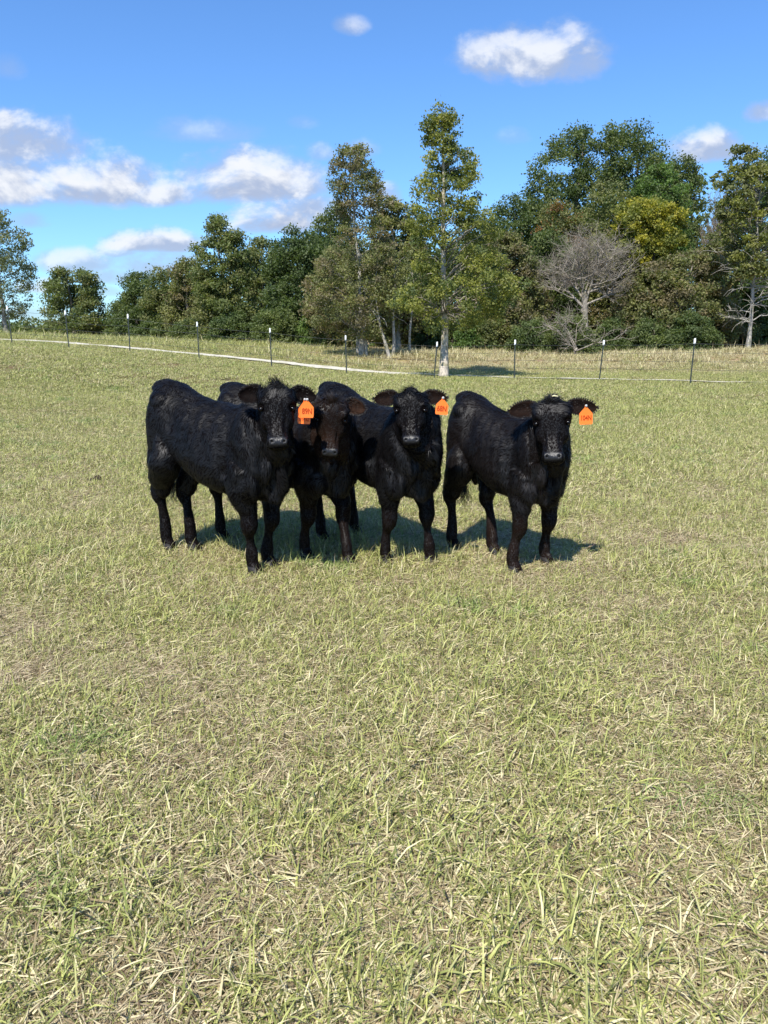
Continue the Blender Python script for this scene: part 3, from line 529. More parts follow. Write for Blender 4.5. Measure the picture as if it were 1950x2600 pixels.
def calf(label, hip, sho, s, hooves, poll, muz, hs, ears, tint, tail_side=0, seed=1, curly=.3, yaw=0.):
    rng = np.random.default_rng(seed)
    hip = np.array([*hip, 0.]); sho = np.array([*sho, 0.]); fw = unit(sho-hip); lf = np.array([-fw[1], fw[0], 0.]); up = np.array([0, 0, 1.])
    W = np.linalg.norm(sho-hip); k = W/.80                      # length factor
    def B(u, y, z): return hip+fw*u*k+lf*y*s+up*z*s             # body frame point
    mb = MB()
    # torso: u, top, bottom, half width, egg
    ts = np.array([(-.125, .98, .84, .045, 0), (-.11, 1.045, .74, .09, .0), (-.08, 1.095, .68, .135, .0), (-.02, 1.135, .645, .165, .0), (.07, 1.125, .625, .180, -.02), (.20, 1.075, .585, .180, -.15), (.34, 1.04, .525, .200, -.22),
                   (.48, 1.02, .485, .212, -.26), (.60, 1.01, .470, .208, -.26), (.71, 1.02, .470, .188, -.24), (.81, 1.03, .465, .165, -.15), (.865, .985, .455, .140, -.05), (.915, .91, .46, .102, .0), (.95, .83, .50, .070, .0), (.97, .75, .56, .042, 0)])
    R = resample(ts, 3); P = np.array([B(a[0], 0, (a[1]+a[2])/2) for a in R])
    loft(mb, P, lf, up, R[:, 3]*s, (R[:, 1]-R[:, 2])/2*s, 26, 2.25, R[:, 4])
    ellipsoid(mb, B(.04, .120, 1.02), [fw, lf, up], (.09*k, .05*s, .05*s)); ellipsoid(mb, B(.04, -.120, 1.02), [fw, lf, up], (.09*k, .055*s, .06*s))
    ellipsoid(mb, B(-.05, 0, 1.09), [fw, lf, up], (.11*k, .075*s, .055*s)); ellipsoid(mb, B(.80, 0, .985), [fw, lf, up], (.15*k, .075*s, .07*s))
    ax = [fw, lf, up]
    for sd in (1, -1):
        ellipsoid(mb, B(.015, sd*.095, .82), ax, (.135*k, .092*s, .27*s)); ellipsoid(mb, B(.07, sd*.12, .67), ax, (.10*k, .080*s, .17*s))
        ellipsoid(mb, B(.83, sd*.105, .77), [unit(fw+up*.0), lf, up], (.135*k, .085*s, .25*s)); ellipsoid(mb, B(.82, sd*.125, .58), ax, (.11*k, .075*s, .13*s)); ellipsoid(mb, B(.91, sd*.085, .68), ax, (.08*k, .055*s, .10*s))
    H = [np.array([h[0], h[1], float(height(h[0], h[1]))-.004]) for h in hooves]                  # RF, LF, RH, LH
    def leg(j0, pts, rr, lat=1.0):
        Q = resample(np.hstack([np.array(pts), np.array(rr)[:, None]]), 5); T = unit(np.gradient(Q[:, :3], axis=0)); F_ = unit(fw-T*(T@fw)[:, None]); L_ = np.cross(T, F_)
        loft(mb, Q[:, :3], L_, F_, Q[:, 3]*lat*s, Q[:, 3]*s, 16)
    for sd, h in ((-1, H[0]), (1, H[1])):
        el = B(.76, sd*.125, .56); kn = el*.50+h*.50; kn[2] = .345*s; kn = kn+fw*.022; ft = h+up*.105*s-fw*.010
        mid = (kn+ft)/2-fw*.008; fa = (el+kn)/2+fw*.005
        leg(0, [B(.80, sd*.12, .68), el, fa, kn+up*.035, kn-up*.045*s, mid, ft+up*.02, ft-up*.03, h+up*.045+fw*.012, h+up*.012+fw*.02], [.105, .098, .074, .056, .052, .029, .041, .038, .038, .047], .92)
    for sd, h in ((-1, H[2]), (1, H[3])):
        st = B(.10, sd*.145, .62); hk = h*.82+B(-.06, sd*.11, 0)*.18; hk[2] = .415*s; hk = hk-fw*.06*k; ft = h+up*.105*s-fw*.022; mid = (hk+ft)/2+fw*.006
        ga = st*.45+hk*.55-fw*.005
        ellipsoid(mb, B(-.035, sd*.105, .63), ax, (.075*k, .075*s, .17*s)); ellipsoid(mb, h*.5+B(-.03, sd*.11, 0)*.5+up*.50*s, ax, (.072*k, .058*s, .13*s))
        leg(0, [B(.06, sd*.10, .80), st*.75+B(.0, sd*.11, .7)*.25, ga+up*.02, hk+up*.055+fw*.012, hk-up*.035, mid+up*.04, ft+up*.02, ft-up*.03, h+up*.045+fw*.008, h+up*.012+fw*.018], [.085, .105, .088, .060, .055, .033, .043, .040, .040, .047], .90)
    # head frame
    poll = np.asarray(poll, float); muz = np.asarray(muz, float); a = unit(muz-poll); cd = unit(np.array([0, 0, CAMZ])-poll); cd = unit(cd+np.array([yaw, 0, 0])); nrm = unit(cd-a*(cd@a)); lt = np.cross(a, nrm); lt = lt if lt[0] > 0 else -lt
    def Hd(l, n, q): return poll+(lt*l+nrm*n+a*q)*hs
    hd = np.array([(-.012, .040, -.045, .05), (.0, .072, -.015, .10), (.03, .096, .006, .145), (.07, .108, .016, .17), (.115, .111, .017, .185), (.155, .106, .012, .19), (.195, .091, .004, .185), (.24, .074, -.004, .165), (.285, .0635, -.008, .140),
                   (.33, .060, -.004, .122), (.365, .064, .004, .112), (.395, .067, .005, .102), (.418, .062, -.004, .082), (.432, .046, -.018, .05)])
    Rh = resample(hd, 3); P = np.array([Hd(0, r[2]-r[3]/2, r[0]) for r in Rh]); loft(mb, P, lt, nrm, Rh[:, 1]*hs*np.interp(Rh[:, 0], [.12, .24, .3, .38], [1.13, 1.04, 1.0, 1.06]), Rh[:, 3]/2*hs, 30, np.interp(Rh[:, 0], [.15, .24, .34, .4], [2.4, 3.0, 3.2, 2.6]), .14)
    hax = [lt, nrm, a]
    for sd in (1, -1):
        ellipsoid(mb, Hd(sd*.082, -.004, .122), hax, (.030*hs, .022*hs, .034*hs))        # brow
        ellipsoid(mb, Hd(sd*.075, -.075, .20), hax, (.035*hs, .06*hs, .08*hs))           # cheek
        ellipsoid(mb, Hd(sd*.040, -.006, .392), hax, (.026*hs, .024*hs, .026*hs))        # nostril wings
        ellipsoid(mb, Hd(sd*.075, -.06, .035), hax, (.05*hs, .04*hs, .04*hs))            # ear root
    ellipsoid(mb, Hd(0, -.055, .408), hax, (.052*hs, .040*hs, .030*hs)); ellipsoid(mb, Hd(0, -.010, .010), hax, (.055*hs, .04*hs, .035*hs))
    # neck
    hb = Hd(0, -.12, .075); thr = Hd(0, -.165, .17); sh = B(.80, 0, .78)
    c1 = B(.92, 0, .83); c2 = c1*.42+hb*.58+up*.02
    NP = resample(np.array([[*sh, .145, .21], [*c1, .115, .175], [*c2, .092, .14], [*hb, .088, .105], [*(hb+(Hd(0, 0, .06)-hb)*.4), .07, .08]]), 6); T = unit(np.gradient(NP[:, :3], axis=0)); U_ = unit(up-T*(T@up)[:, None]); S_ = np.cross(T, U_)
    loft(mb, NP[:, :3], S_, U_, NP[:, 3]*s, NP[:, 4]*s, 22)
    dl = resample(np.array([[*thr, .05, .06], [*(thr*.6+B(.94, 0, .64)*.4), .036, .070], [*(thr*.22+B(.925, 0, .60)*.78), .042, .095], [*B(.905, 0, .51), .06, .085], [*B(.89, 0, .47), .05, .05]]), 5); T = unit(np.gradient(dl[:, :3], axis=0)); S_ = unit(np.cross(T, fw*.8+up*.6+1e-3)); S_ = S_*np.sign(S_@lf)[:, None]; loft(mb, dl[:, :3], S_, np.cross(S_, T), dl[:, 3]*s, dl[:, 4]*s, 16)
    # tail
    TL = resample(np.array([B(-.10, 0, 1.06), B(-.145, 0, .99), B(-.165, tail_side*.02, .86), B(-.168, tail_side*.05, .70), B(-.165, tail_side*.07, .54), B(-.175, tail_side*.09, .44)]), 4); T = unit(np.gradient(TL, axis=0)); loft(mb, TL, np.cross(T, fw), fw, np.linspace(.032, .013, len(TL))*s, np.linspace(.032, .013, len(TL))*s, 10)
    V, F, _ = mb.arrays(); tmp = mesh_np('body', V, F, None)
    rm = tmp.modifiers.new('r', 'REMESH'); rm.mode = 'VOXEL'; rm.voxel_size = .0085; sm = tmp.modifiers.new('s', 'SMOOTH'); sm.iterations = 7; sm.factor = .5
    dg = bpy.context.evaluated_depsgraph_get(); ev = tmp.evaluated_get(dg); me = bpy.data.meshes.new_from_object(ev); bpy.data.objects.remove(tmp)
    n = len(me.vertices); V = np.zeros(n*3, np.float32); me.vertices.foreach_get('co', V); V = V.reshape(-1, 3).astype(float); N = np.zeros(n*3, np.float32); me.vertices.foreach_get('normal', N); N = N.reshape(-1, 3).astype(float)
    Q = np.zeros(len(me.loops), np.int32); me.loops.foreach_get('vertex_index', Q); tot = np.zeros(len(me.polygons), np.int32); me.polygons.foreach_get('loop_total', tot)
    assert (tot == 4).all(); Q = Q.reshape(-1, 4); bpy.data.meshes.remove(me)
    rel = (V-poll)/hs; hl, hn, ha = rel@lt, rel@nrm, rel@a       # head coordinates
    bu, bl, bz = (V-hip)@fw/k, (V-hip)@lf/s, V[:, 2]/s           # body coordinates
    inhead = (np.abs(hl) < .15) & (hn > -.23) & (hn < .06) & (ha > -.03) & (ha < .46)
    # relief: ribs, folds, hide
    ribs = smooth(.22, .3, bu)*(1-smooth(.64, .72, bu))*smooth(.55, .65, bz)*(1-smooth(.95, 1.02, bz))*(~inhead)
    off = ribs*.0008*np.sin((bu+.12*(bz-.8))*2*math.pi/.075)
    off = off+(~inhead)*((fbm(V*9, seed, 3)-.5)*.016+(fbm(V*np.array([26, 26, 9]), seed+5, 2)-.5)*.006*smooth(.3, .5, bz))
    nkm = smooth(.80, .9, bu)*(~inhead)*smooth(.45, .6, bz); off = off+nkm*.006*np.sin(bl*95+bz*14+3*vnoise(V*7, 3))
    off = off-.022*np.exp(-((bu-.20)/.07)**2-((bz-.90)/.10)**2)*(np.abs(bl) > .08)*(~inhead)     # hollow before the hip
    off = off-.020*np.exp(-((bu-.70)/.035)**2-((bz-.66)/.16)**2)*(~inhead)
    off = off+inhead*(fbm(V*24, seed+3, 2)-.5)*.006
    # eye sockets, nostrils, mouth
    for sd in (1, -1):
        off = off-.016*hs*inhead*np.exp(-((hl-sd*.104)/.020)**2-((ha-.158)/.020)**2)*(hn > -.09)
        off = off-.024*hs*inhead*np.exp(-((hl-sd*(.038))/.011)**2-((ha-.396)/.0125)**2)*(hn > -.035)
        off = off-.008*hs*inhead*np.exp(-((np.abs(hl)-.052)/.012)**2-((ha-.28)/.06)**2)*(hn > -.04)
    V = V+N*off[:, None]*(1 if True else 0)
    nose = inhead*smooth(.362, .374, ha+.25*np.abs(hl)**1.0*(hn > -.1)*.3)*(hn > -.085)*smooth(.425, .41, ha)*smooth(.060, .052, np.abs(hl))
    nst = inhead*(hn > -.045)*np.exp(-(((np.abs(hl)-.038)/.012)**2+((ha-.396+.25*(np.abs(hl)-.038))/.0115)**2)**2)
    tn = np.zeros(n)+tint[0]*fbm(V*5, seed+2, 3); tn = np.where(inhead, tint[1]*(.35+.8*fbm(V*12, 4, 2))*(1+.8*np.exp(-((ha-.30)/.06)**2)), tn); tn = tn+tint[2]*(bz < .42)*fbm(V*np.array([8, 8, 3]), seed, 2)*smooth(.45, .25, bz)*(~inhead)
    tn = np.clip(tn, 0, 1)*(1-nose)
    root_loc = (hip+sho)/2; rz = math.atan2(fw[1], fw[0]); root = empty('calf', root_loc, rz); tag(root, label, 'calf')
    c_, s_ = math.cos(rz), math.sin(rz); M = np.array([[c_, s_, 0], [-s_, c_, 0], [0, 0, 1]])
    loc = lambda X: (np.asarray(X)-root_loc)@M.T
    # ears appended to the body mesh
    EV, EF, ET, EN = [], [], [], []; base_n = n; ear_info = []
    for sd, (lift, back, fold, el, ew) in ears.items():
        b0 = Hd(sd*.086, -.062, .034); d = unit(lt*sd-a*lift-nrm*back); w_ = unit(a-d*(a@d)); fn = np.cross(d, w_); fn = fn if fn@nrm > 0 else -fn; fn = unit(fn+a*fold*.0)
        w2 = unit(w_*math.cos(fold)+fn*math.sin(fold)); f2 = unit(np.cross(d, w2)); f2 = f2 if f2@nrm > 0 else -f2
        nt, nv = 16, 11; t = np.linspace(0, 1, nt); v = np.linspace(-1, 1, nv); wd = ew*hs*(.30+.72*np.sin(np.clip(t, 0, 1)**.85*math.pi)**.75)*np.where(t > .9, np.sqrt(np.clip((1.0-t)/.1, .02, 1)), 1)
        bend = -.10*t**2*el*hs
        f = lambda th: np.array([[b0+d*t[i]*el*hs+w2*(v[j]*wd[i]-bend[i]*0+(.22*t[i]**2)*el*hs*0.6)+f2*(-(1-v[j]**2)*wd[i]*.62+th)+0 for j in range(nv)] for i in range(nt)])
        A1, A2 = f(.0).reshape(-1, 3), f(-.006).reshape(-1, 3); i, j = np.meshgrid(np.arange(nt-1), np.arange(nv-1), indexing='ij'); i, j = i.ravel(), j.ravel(); q = np.stack([i*nv+j, i*nv+j+1, (i+1)*nv+j+1, (i+1)*nv+j], 1)
        rim = [x*nv for x in range(nt)]+[(nt-1)*nv+x for x in range(1, nv)]+[x*nv+nv-1 for x in range(nt-2, -1, -1)]+[x for x in range(nv-2, 0, -1)]; m_ = nt*nv
        rq = np.array([[rim[x], rim[(x+1) % len(rim)], rim[(x+1) % len(rim)]+m_, rim[x]+m_] for x in range(len(rim))])
        o0 = base_n+sum(len(x) for x in EV); EV.append(np.vstack([A1, A2])); EF.append(np.vstack([q, q[:, ::-1]+m_, rq])+o0); ET.append(np.concatenate([np.full(m_, tint[3]), np.full(m_, tint[0])])*rng.uniform(.5, 1.2, 2*m_))
        ear_info.append((sd, b0, d, w2, f2, el*hs, ew*hs, A1, wd, t))
    V2 = np.vstack([V]+EV); Q2 = np.vstack([Q]+EF); tn2 = np.concatenate([tn]+ET); ns2 = np.concatenate([nose, np.zeros(len(V2)-n)]); nst2 = np.concatenate([nst, np.zeros(len(V2)-n)])
    mesh_np('body', loc(V2), Q2, COAT, root, True, {'tint': tn2, 'nose': ns2, 'nostril': nst2})
    # ---- fur
    ctr = V[Q].mean(1); e1 = V[Q[:, 2]]-V[Q[:, 0]]; e2 = V[Q[:, 3]]-V[Q[:, 1]]; fn = np.cross(e1, e2); ar = np.linalg.norm(fn, axis=1); fn = fn/ar[:, None]
    fl = 1.0*(ar > 0); fz = ctr[:, 2]/s; fh = inhead[Q[:, 0]]; fnose = nose[Q[:, 0]]; fha = ha[Q[:, 0]]; fhn = hn[Q[:, 0]]; fhl = hl[Q[:, 0]]; ft = tn[Q].mean(1); fbu = bu[Q[:, 0]]
    wgt = ar*np.where(fnose > .5, 0, 1)*(fz > .05); wgt[fh & (np.abs(np.abs(fhl)-.098) < .024) & (np.abs(fha-.158) < .02)] = 0
    NF = 56000; pick = rng.choice(len(ctr), NF, p=wgt/wgt.sum()); r1, r2 = rng.random((2, NF, 1)); A_, B_, C_, D_ = [V[Q[pick, q]] for q in range(4)]; R0 = (A_*(1-r1)+B_*r1)*(1-r2)+(D_*(1-r1)+C_*r1)*r2; nr = fn[pick]
    flow = np.where(fh[pick][:, None], -a*1.0+lt*np.sign(fhl[pick])[:, None]*.35, -fw*.45-up*.85)
    flow = np.where(((fbu[pick] > .88) & ~fh[pick])[:, None], -up*1.0+fw*.1, flow)
    sw = np.stack([fbm(R0*13, seed+11, 2)-.5, fbm(R0*13, seed+12, 2)-.5, fbm(R0*13, seed+13, 2)-.5], 1); crl = np.where((fh & (fha < .13))[pick], curly*2, .0)+np.where((fz < .55)[pick], .35, .12)
    dr = unit(flow+sw*np.where(fh[pick] & (fha[pick] > .13), 1.2, 2.8)[:, None]*(1+crl[:, None]*1.9)+rng.normal(size=(NF, 3))*(.13+crl[:, None]*.16)); dr = unit(dr-nr*np.sum(dr*nr, 1)[:, None])
    ln = np.where(fh[pick], np.where(fha[pick] < .10, .018+.014*curly, .009), np.where(fz[pick] < .42, .010, .027)); ln = np.where(((fbu > .9) & ~fh & (fz > .5))[pick], .038, ln); tp = (fh & (fha < .035) & (fhn > -.09))[pick]; ln = np.where(tp, .036+.02*curly, ln); ln = ln*rng.uniform(.6, 1.4, NF)*s
    lift = np.where(tp, .55, np.where(crl > .3, .4, .22))+rng.normal(size=NF)*.07; wdt = np.cross(dr, nr); wd = rng.uniform(.0016, .0034, NF)[:, None]
    def strands(R0, dr, nr, ln, lift, wdt, wd, tt):
        m1 = R0+(dr*.5+nr*(lift*.34)[:, None])*ln[:, None]; tpv = R0+(dr*.97+nr*(lift*.42)[:, None])*ln[:, None]
        V_ = np.stack([R0-wdt*wd*.5, R0+wdt*wd*.5, m1+wdt*wd*.42, m1-wdt*wd*.42, tpv], 1).reshape(-1, 3); o = np.arange(len(R0))[:, None]*5
        return V_, np.hstack([o, o+1, o+2, o+3]), np.hstack([o+3, o+2, o+4]), np.repeat(tt, 5)
    Vf, Fq, Ft, Tt = strands(R0, dr, nr, ln, lift, wdt, wd, np.clip(ft[pick]*rng.uniform(.5, 1.5, NF), 0, 1))
    # ear fringe
    eV, eD, eN, eL, eT = [], [], [], [], []
    for (sd, b0, d, w2, f2, el, ew, A1, wd_, t) in ear_info:
        for _ in range(1900):
            i = rng.integers(1, 16); e = rng.choice([-1., 1.]) if rng.random() < .7 else rng.uniform(-1, 1); wv = wd_[i]; p = b0+d*t[i]*el+w2*(e*wv+.22*t[i]**2*el*.6)+f2*(-(1-e*e)*wv*.62-.002)
            eV.append(p); dd = unit(d*.55+w2*e*(.35 if abs(e) == 1 else -.1)+a*.25*(e > 0)+rng.normal(size=3)*.25); eD.append(dd); eN.append(unit(f2+rng.normal(size=3)*.3)); eL.append(rng.uniform(.006, .018)); eT.append(tint[3]*rng.uniform(.2, 1.2) if abs(e) < 1 else tint[0]*.6+.05)
    # tail switch: long wavy locks
    tip = TL[-1]
    eV, eD, eN, eL = map(np.array, (eV, eD, eN, eL)); W1, W2, W3, W4 = strands(eV, eD, eN, eL, np.full(len(eV), .2), unit(np.cross(eD, eN)), np.full((len(eV), 1), .0018), np.clip(np.array(eT), 0, 1))
    mbf = MB(); mbf.add(Vf, [Fq, Ft], np.repeat(Tt[:, None], 3, 1)); mbf.add(W1, [W2, W3], np.repeat(W4[:, None], 3, 1))
    for _ in range(260):
        p = TL[rng.integers(len(TL)-7, len(TL))]+rng.normal(size=3)*.008; L_ = rng.uniform(.12, .24); ph = rng.uniform(0, 6.3); o = rng.normal(size=3)*.05; o[2] = 0; rows = []
        for q in np.linspace(0, 1, 7):
            c = p-up*L_*q+o*q+fw*.014*math.sin(ph+q*9)+lf*.014*math.cos(ph+q*8); rows += [c-fw*.002*(1-q), c+fw*.002*(1-q)]
        rows = np.array(rows); mbf.add(rows, np.array([[2*i, 2*i+1, 2*i+3, 2*i+2] for i in range(6)]))
    Vx, Fx, Ax = mbf.arrays(); mesh_np('coat', loc(Vx), Fx, FUR, root, True, {'tint': Ax[:, 0]})
    # eyes
    for sd in (1, -1):
        em = MB(); ellipsoid(em, Hd(sd*.099, -.022, .158), hax, (.0145*hs, .015*hs, .0145*hs)); Ve, Fe, _ = em.arrays(); mesh_np('eye', loc(Ve), Fe, EYE, root)
        lm = MB(); ang = np.linspace(0, math.pi*2, 15); ring = np.array([Hd(sd*(.100), -.012, .158)+(lt*sd*.55+nrm*.8)*.004+(a*math.sin(t_)*.014+(nrm*.55-lt*sd*.8)*math.cos(t_)*.019)*hs for t_ in ang]); lm.tube(ring, .0032, 5); Ve, Fe, _ = lm.arrays()
        mesh_np('eyelid', loc(Ve), Fe, COAT, root, True, {'tint': np.full(len(Ve), .12), 'nose': np.zeros(len(Ve))})
    # hooves: two claws each
    for h in H:
        hm = MB()
        for sd in (1, -1):
            c0 = h+lf*sd*.021*s+fw*.012; loft(hm, np.array([c0+up*.055*s-fw*.008, c0+up*.03*s+fw*.004, c0+up*.002+fw*.014]), lf, fw, np.array([.017, .021, .023])*s, np.array([.034, .042, .048])*s, 12)
        Ve, Fe, _ = hm.arrays(); mesh_np('hoof', loc(Ve), Fe, HOOF, root)
    return ear_info, nrm, lt, a, hs, lambda *q: Hd(*q)

def G2(px, py): p = gp(px, py); return (p[0], p[1])
def hoof(px, py): p = gp(px, py); return np.array([p[0], p[1], 0.])
ORG = simple('orange_plastic', (.95, .195, .025), .35, .4); INK = simple('faded_ink', (.40, .05, .01), .7, .1); PIN = simple('grey_pin', (.45, .45, .43), .4, .5)
def ear_tag(top, w, h, text, label, tilt=0., yaw=0., neck=.014, tsz=.032, dy=0.):
    """top: where the pin sits in the ear; the tag hangs down from it facing its own -Y"""
    root = empty('ear_tag', top, yaw); root.rotation_euler = (0, tilt, yaw); tag(root, label, 'ear tag', 'orange ear tags')
    out = [(-neck*.5, .004), (-neck*.55, -h*.10), (-w*.30, -h*.25), (-w*.5, -h*.42), (-w*.51, -h*.62), (-w*.5, -h*.93), (-w*.45, -h), (w*.45, -h), (w*.5, -h*.93), (w*.51, -h*.62), (w*.5, -h*.42), (w*.30, -h*.25), (neck*.55, -h*.10), (neck*.5, .004)]
    n = len(out); cv = lambda z: -.006*(z/h)**2
    V = [(x, cv(z)-.001, z) for x, z in out]+[(x, cv(z)+.0015, z) for x, z in out]+[(0, cv(-h*.5)-.001, -h*.5), (0, cv(-h*.5)+.0015, -h*.5)]
    F3 = [(i, (i+1) % n, 2*n) for i in range(n)]+[(n+(i+1) % n, n+i, 2*n+1) for i in range(n)]; F4 = [(i, i+n, (i+1) % n+n, (i+1) % n) for i in range(n)]
    pn = mesh_np('panel', np.array(V), [np.array(F3), np.array(F4)], ORG, root, False)
    cu = bpy.data.curves.new('lettering', 'FONT'); cu.body = text; cu.size = tsz; cu.align_x = 'CENTER'; cu.align_y = 'CENTER'; cu.extrude = .0004; cu.offset = .0007
    to = bpy.data.objects.new('lettering_source', cu); COL.objects.link(to); dg = bpy.context.evaluated_depsgraph_get(); me = bpy.data.meshes.new_from_object(to.evaluated_get(dg)); bpy.data.objects.remove(to)
    me.materials.clear(); me.materials.append(INK); lo = bpy.data.objects.new('lettering', me); COL.objects.link(lo); lo.parent = root; lo.rotation_euler = (math.pi/2-.05, 0, 0); lo.location = (0, cv(-h*.66)-.0028, -h*.66+dy); lo.scale = (1.05, 1.45, 1)
    pb = MB(); ellipsoid(pb, (0, -.004, 0), np.eye(3), (.0075, .004, .0075), 10); Vp, Fp, _ = pb.arrays(); mesh_np('pin', Vp, Fp, PIN, root)

def herd():
    # ears: lift, back, fold angle, length, half width
    # calf 1
    i1 = calf('shaggy black calf with curly poll standing leftmost, side-on with its face to the camera', G2(460, 1400), G2(668, 1452), 1.055, [hoof(645, 1458), hoof(683, 1442), hoof(430, 1398), hoof(492, 1400)],
              at(701, 978, 4.52), at(706, 1122, 4.33), .905, {-1: (.30, .22, -.1, .165, .062), 1: (.16, .22, -.1, .175, .058)}, (.08, .05, .15, .14), 1, 21, .9)
    i2 = calf('brown-faced black calf with lowered head, second from the left', (-1.06, 5.62), G2(828, 1424), 1.02, [hoof(777, 1420), hoof(884, 1432), np.array([-1.21, 5.58, 0]), np.array([-1.02, 5.66, 0])],
              at(843, 1012, 4.72), at(838, 1132, 4.65), .835, {-1: (.2, .25, 0, .155, .052), 1: (.02, .12, .25, .165, .062)}, (.20, .36, .22, .8), 1, 22, .2)
    i3 = calf('black calf with a tufted poll and an orange tag, third from the left', (-.36, 5.66), G2(1035, 1432), 1.02, [hoof(980, 1432), hoof(1092, 1430), np.array([-.46, 5.55, 0]), np.array([-.22, 5.72, 0])],
              at(1042, 990, 4.72), at(1044, 1116, 4.54), .84, {-1: (.26, .18, 0, .185, .060), 1: (.24, .18, 0, .185, .056)}, (.08, .05, .28, .35), 1, 23, .5)
    i4 = calf('black calf with wide level ears and a smooth coat, rightmost of the four', (.60, 5.36), (.985, 4.84), .975, [hoof(1304, 1452), hoof(1384, 1430), hoof(1152, 1394), hoof(1253, 1405)],
              at(1400, 1014, 4.62), at(1404, 1160, 4.44), .92, {-1: (.20, .18, .1, .195, .060), 1: (.16, .18, .0, .205, .054)}, (.24, .06, .35, .35), 1, 24, .3)
    ear_tag(at(780, 1014, 4.50), .074, .106, '89N', 'orange ear tag numbered 89N, upper of the two in the leftmost calf\'s ear', .03, .1)
    ear_tag(at(774, 1014, 4.53), .074, .143, '026N', 'orange ear tag numbered 026N hanging lowest, mostly hidden behind tag 89N', .06, .05, tsz=.024, dy=-.029)
    ear_tag(at(1125, 1010, 4.62), .074, .100, '68N', 'orange ear tag numbered 68N in the ear of the tufted third calf', .10, .05)
    ear_tag(at(1488, 1030, 4.56), .078, .110, '104N', 'orange ear tag numbered 104N in the ear of the rightmost calf', -.04, 0, tsz=.028)
herd()

# ------------------------------------------------------------------ grass
def grass_mat():
    m, T, b, out = mat_new('grass_blades')
    a = T.node('ShaderNodeAttribute', attribute_name='col'); sp = T.node('ShaderNodeSeparateColor'); T.l.new(a.outputs['Color'], sp.inputs[0])
    r, dead, tt = sp.outputs[0], sp.outputs[1], sp.outputs[2]
    g = T.node('ShaderNodeNewGeometry'); pos = g.outputs['Position']; ps = T.node('ShaderNodeSeparateXYZ'); T.l.new(pos, ps.inputs[0])
    d = dry_mask(T, pos)
    green = T.mix(r, (.126, .150, .038), (.505, .51, .158)); straw = T.mix(r, (.24, .17, .085), (.81, .725, .43))
    lush = T.mix(r, (.10, .155, .035), (.34, .42, .115)); green = T.mix(T.map(T.noise(T.vmul(pos, (1, 1, .2)), 1.4, 3, .6), .56, .68), green, lush)
    far = T.m('MULTIPLY', T.map(ps.outputs[1], 28, 36), T.map(ps.outputs[0], -9, 2)); k = T.m('ADD', T.m('MULTIPLY', d, 1.5), T.m('MULTIPLY', far, .45)); th = T.m('SUBTRACT', T.m('ADD', k, T.m('MULTIPLY', dead, .85)), .412)
    c = T.mix(T.map(th, .62, 1.0), green, straw); c = T.mix(tt, c, T.mix(r, (.17, .115, .06), (.70, .59, .37)))
    T.put(b.inputs['Base Color'], c); b.inputs['Roughness'].default_value = .5; b.inputs['Specular IOR Level'].default_value = .35
    tr = T.node('ShaderNodeBsdfTranslucent'); T.put(tr.inputs[0], c); mx = T.node('ShaderNodeMixShader'); mx.inputs[0].default_value = .25
    T.l.new(b.outputs[0], mx.inputs[1]); T.l.new(tr.outputs[0], mx.inputs[2]); T.l.new(mx.outputs[0], out.inputs[0]); return m
GRASS = grass_mat()
def patch(i, rad, nb, nd, wid, hl, rng, lay=.75, litter=0.):
    """one piece of sward: nb blades, nd dead strands lying on the soil"""
    N = nb+nd; dead = np.concatenate([rng.random(nb)**2.2*.8, .75+.25*rng.random(nd)]); ang = rng.uniform(0, 2*math.pi, N); r = rad*np.sqrt(rng.random(N))
    tuft = rng.normal(size=(int(nb/12)+1, 2))*rad*.5; ti = rng.integers(0, len(tuft), nb); B = np.stack([r*np.cos(ang), r*np.sin(ang)], 1); sel = rng.random(nb) < .45; B[:nb][sel] = tuft[ti][sel]+rng.normal(size=(sel.sum(), 2))*.012
    az = rng.uniform(0, 2*math.pi, N); d = np.stack([np.cos(az), np.sin(az)], 1); L = np.concatenate([hl*rng.gamma(5, .2, nb), hl*rng.uniform(.6, 1.7, nd)])
    el0 = np.concatenate([np.radians(np.clip(rng.normal(58, 22, nb), 12, 88)), np.radians(rng.uniform(3, 22, nd))]); bend = np.concatenate([rng.uniform(.1, lay*1.6, nb), rng.uniform(0, .25, nd)])
    z0 = np.concatenate([np.full(nb, -.004), rng.uniform(.002, hl*.30, nd)]); w = wid*rng.uniform(.55, 1.35, N); side = np.stack([-d[:, 1], d[:, 0]], 1); rows = []; x = np.zeros(N); z = z0.copy(); seg = 4; el = el0.copy(); kink = rng.normal(size=N)*.25; tw = rng.uniform(-.8, .8, N)
    cx = B.copy()
    for s_ in range(seg+1):
        f = s_/seg; ww = w*(1-f**2.2)*.5+.0001; up = np.sin(tw+f*.8)*ww
        P = np.stack([cx[:, 0], cx[:, 1], z], 1); sv = np.stack([side[:, 0]*ww, side[:, 1]*ww, up*.7], 1)
        rows += [P-sv, P+sv] if s_ < seg else [P]
        st = L/seg; cx = cx+(d*np.cos(el)[:, None]+side*(np.sin(kink*f*3))[:, None]*.25)*st[:, None]; z = np.maximum(z+np.sin(el)*st, .002); el = el-bend*.55
    k = 2*seg+1; V = np.stack(rows, 1).reshape(-1, 3); o = np.arange(N)[:, None]*k
    Fq = np.vstack([np.hstack([o+2*q, o+2*q+1, o+2*q+3, o+2*q+2]) for q in range(seg-1)]); Ft = np.hstack([o+2*seg-2, o+2*seg-1, o+2*seg])
    col = np.stack([rng.random(N), dead, np.full(N, litter)], 1)
    return mesh_np('grass_patch', V, [Fq, Ft], GRASS, None, True, {'col': np.repeat(col, k, 0)}, link=False)
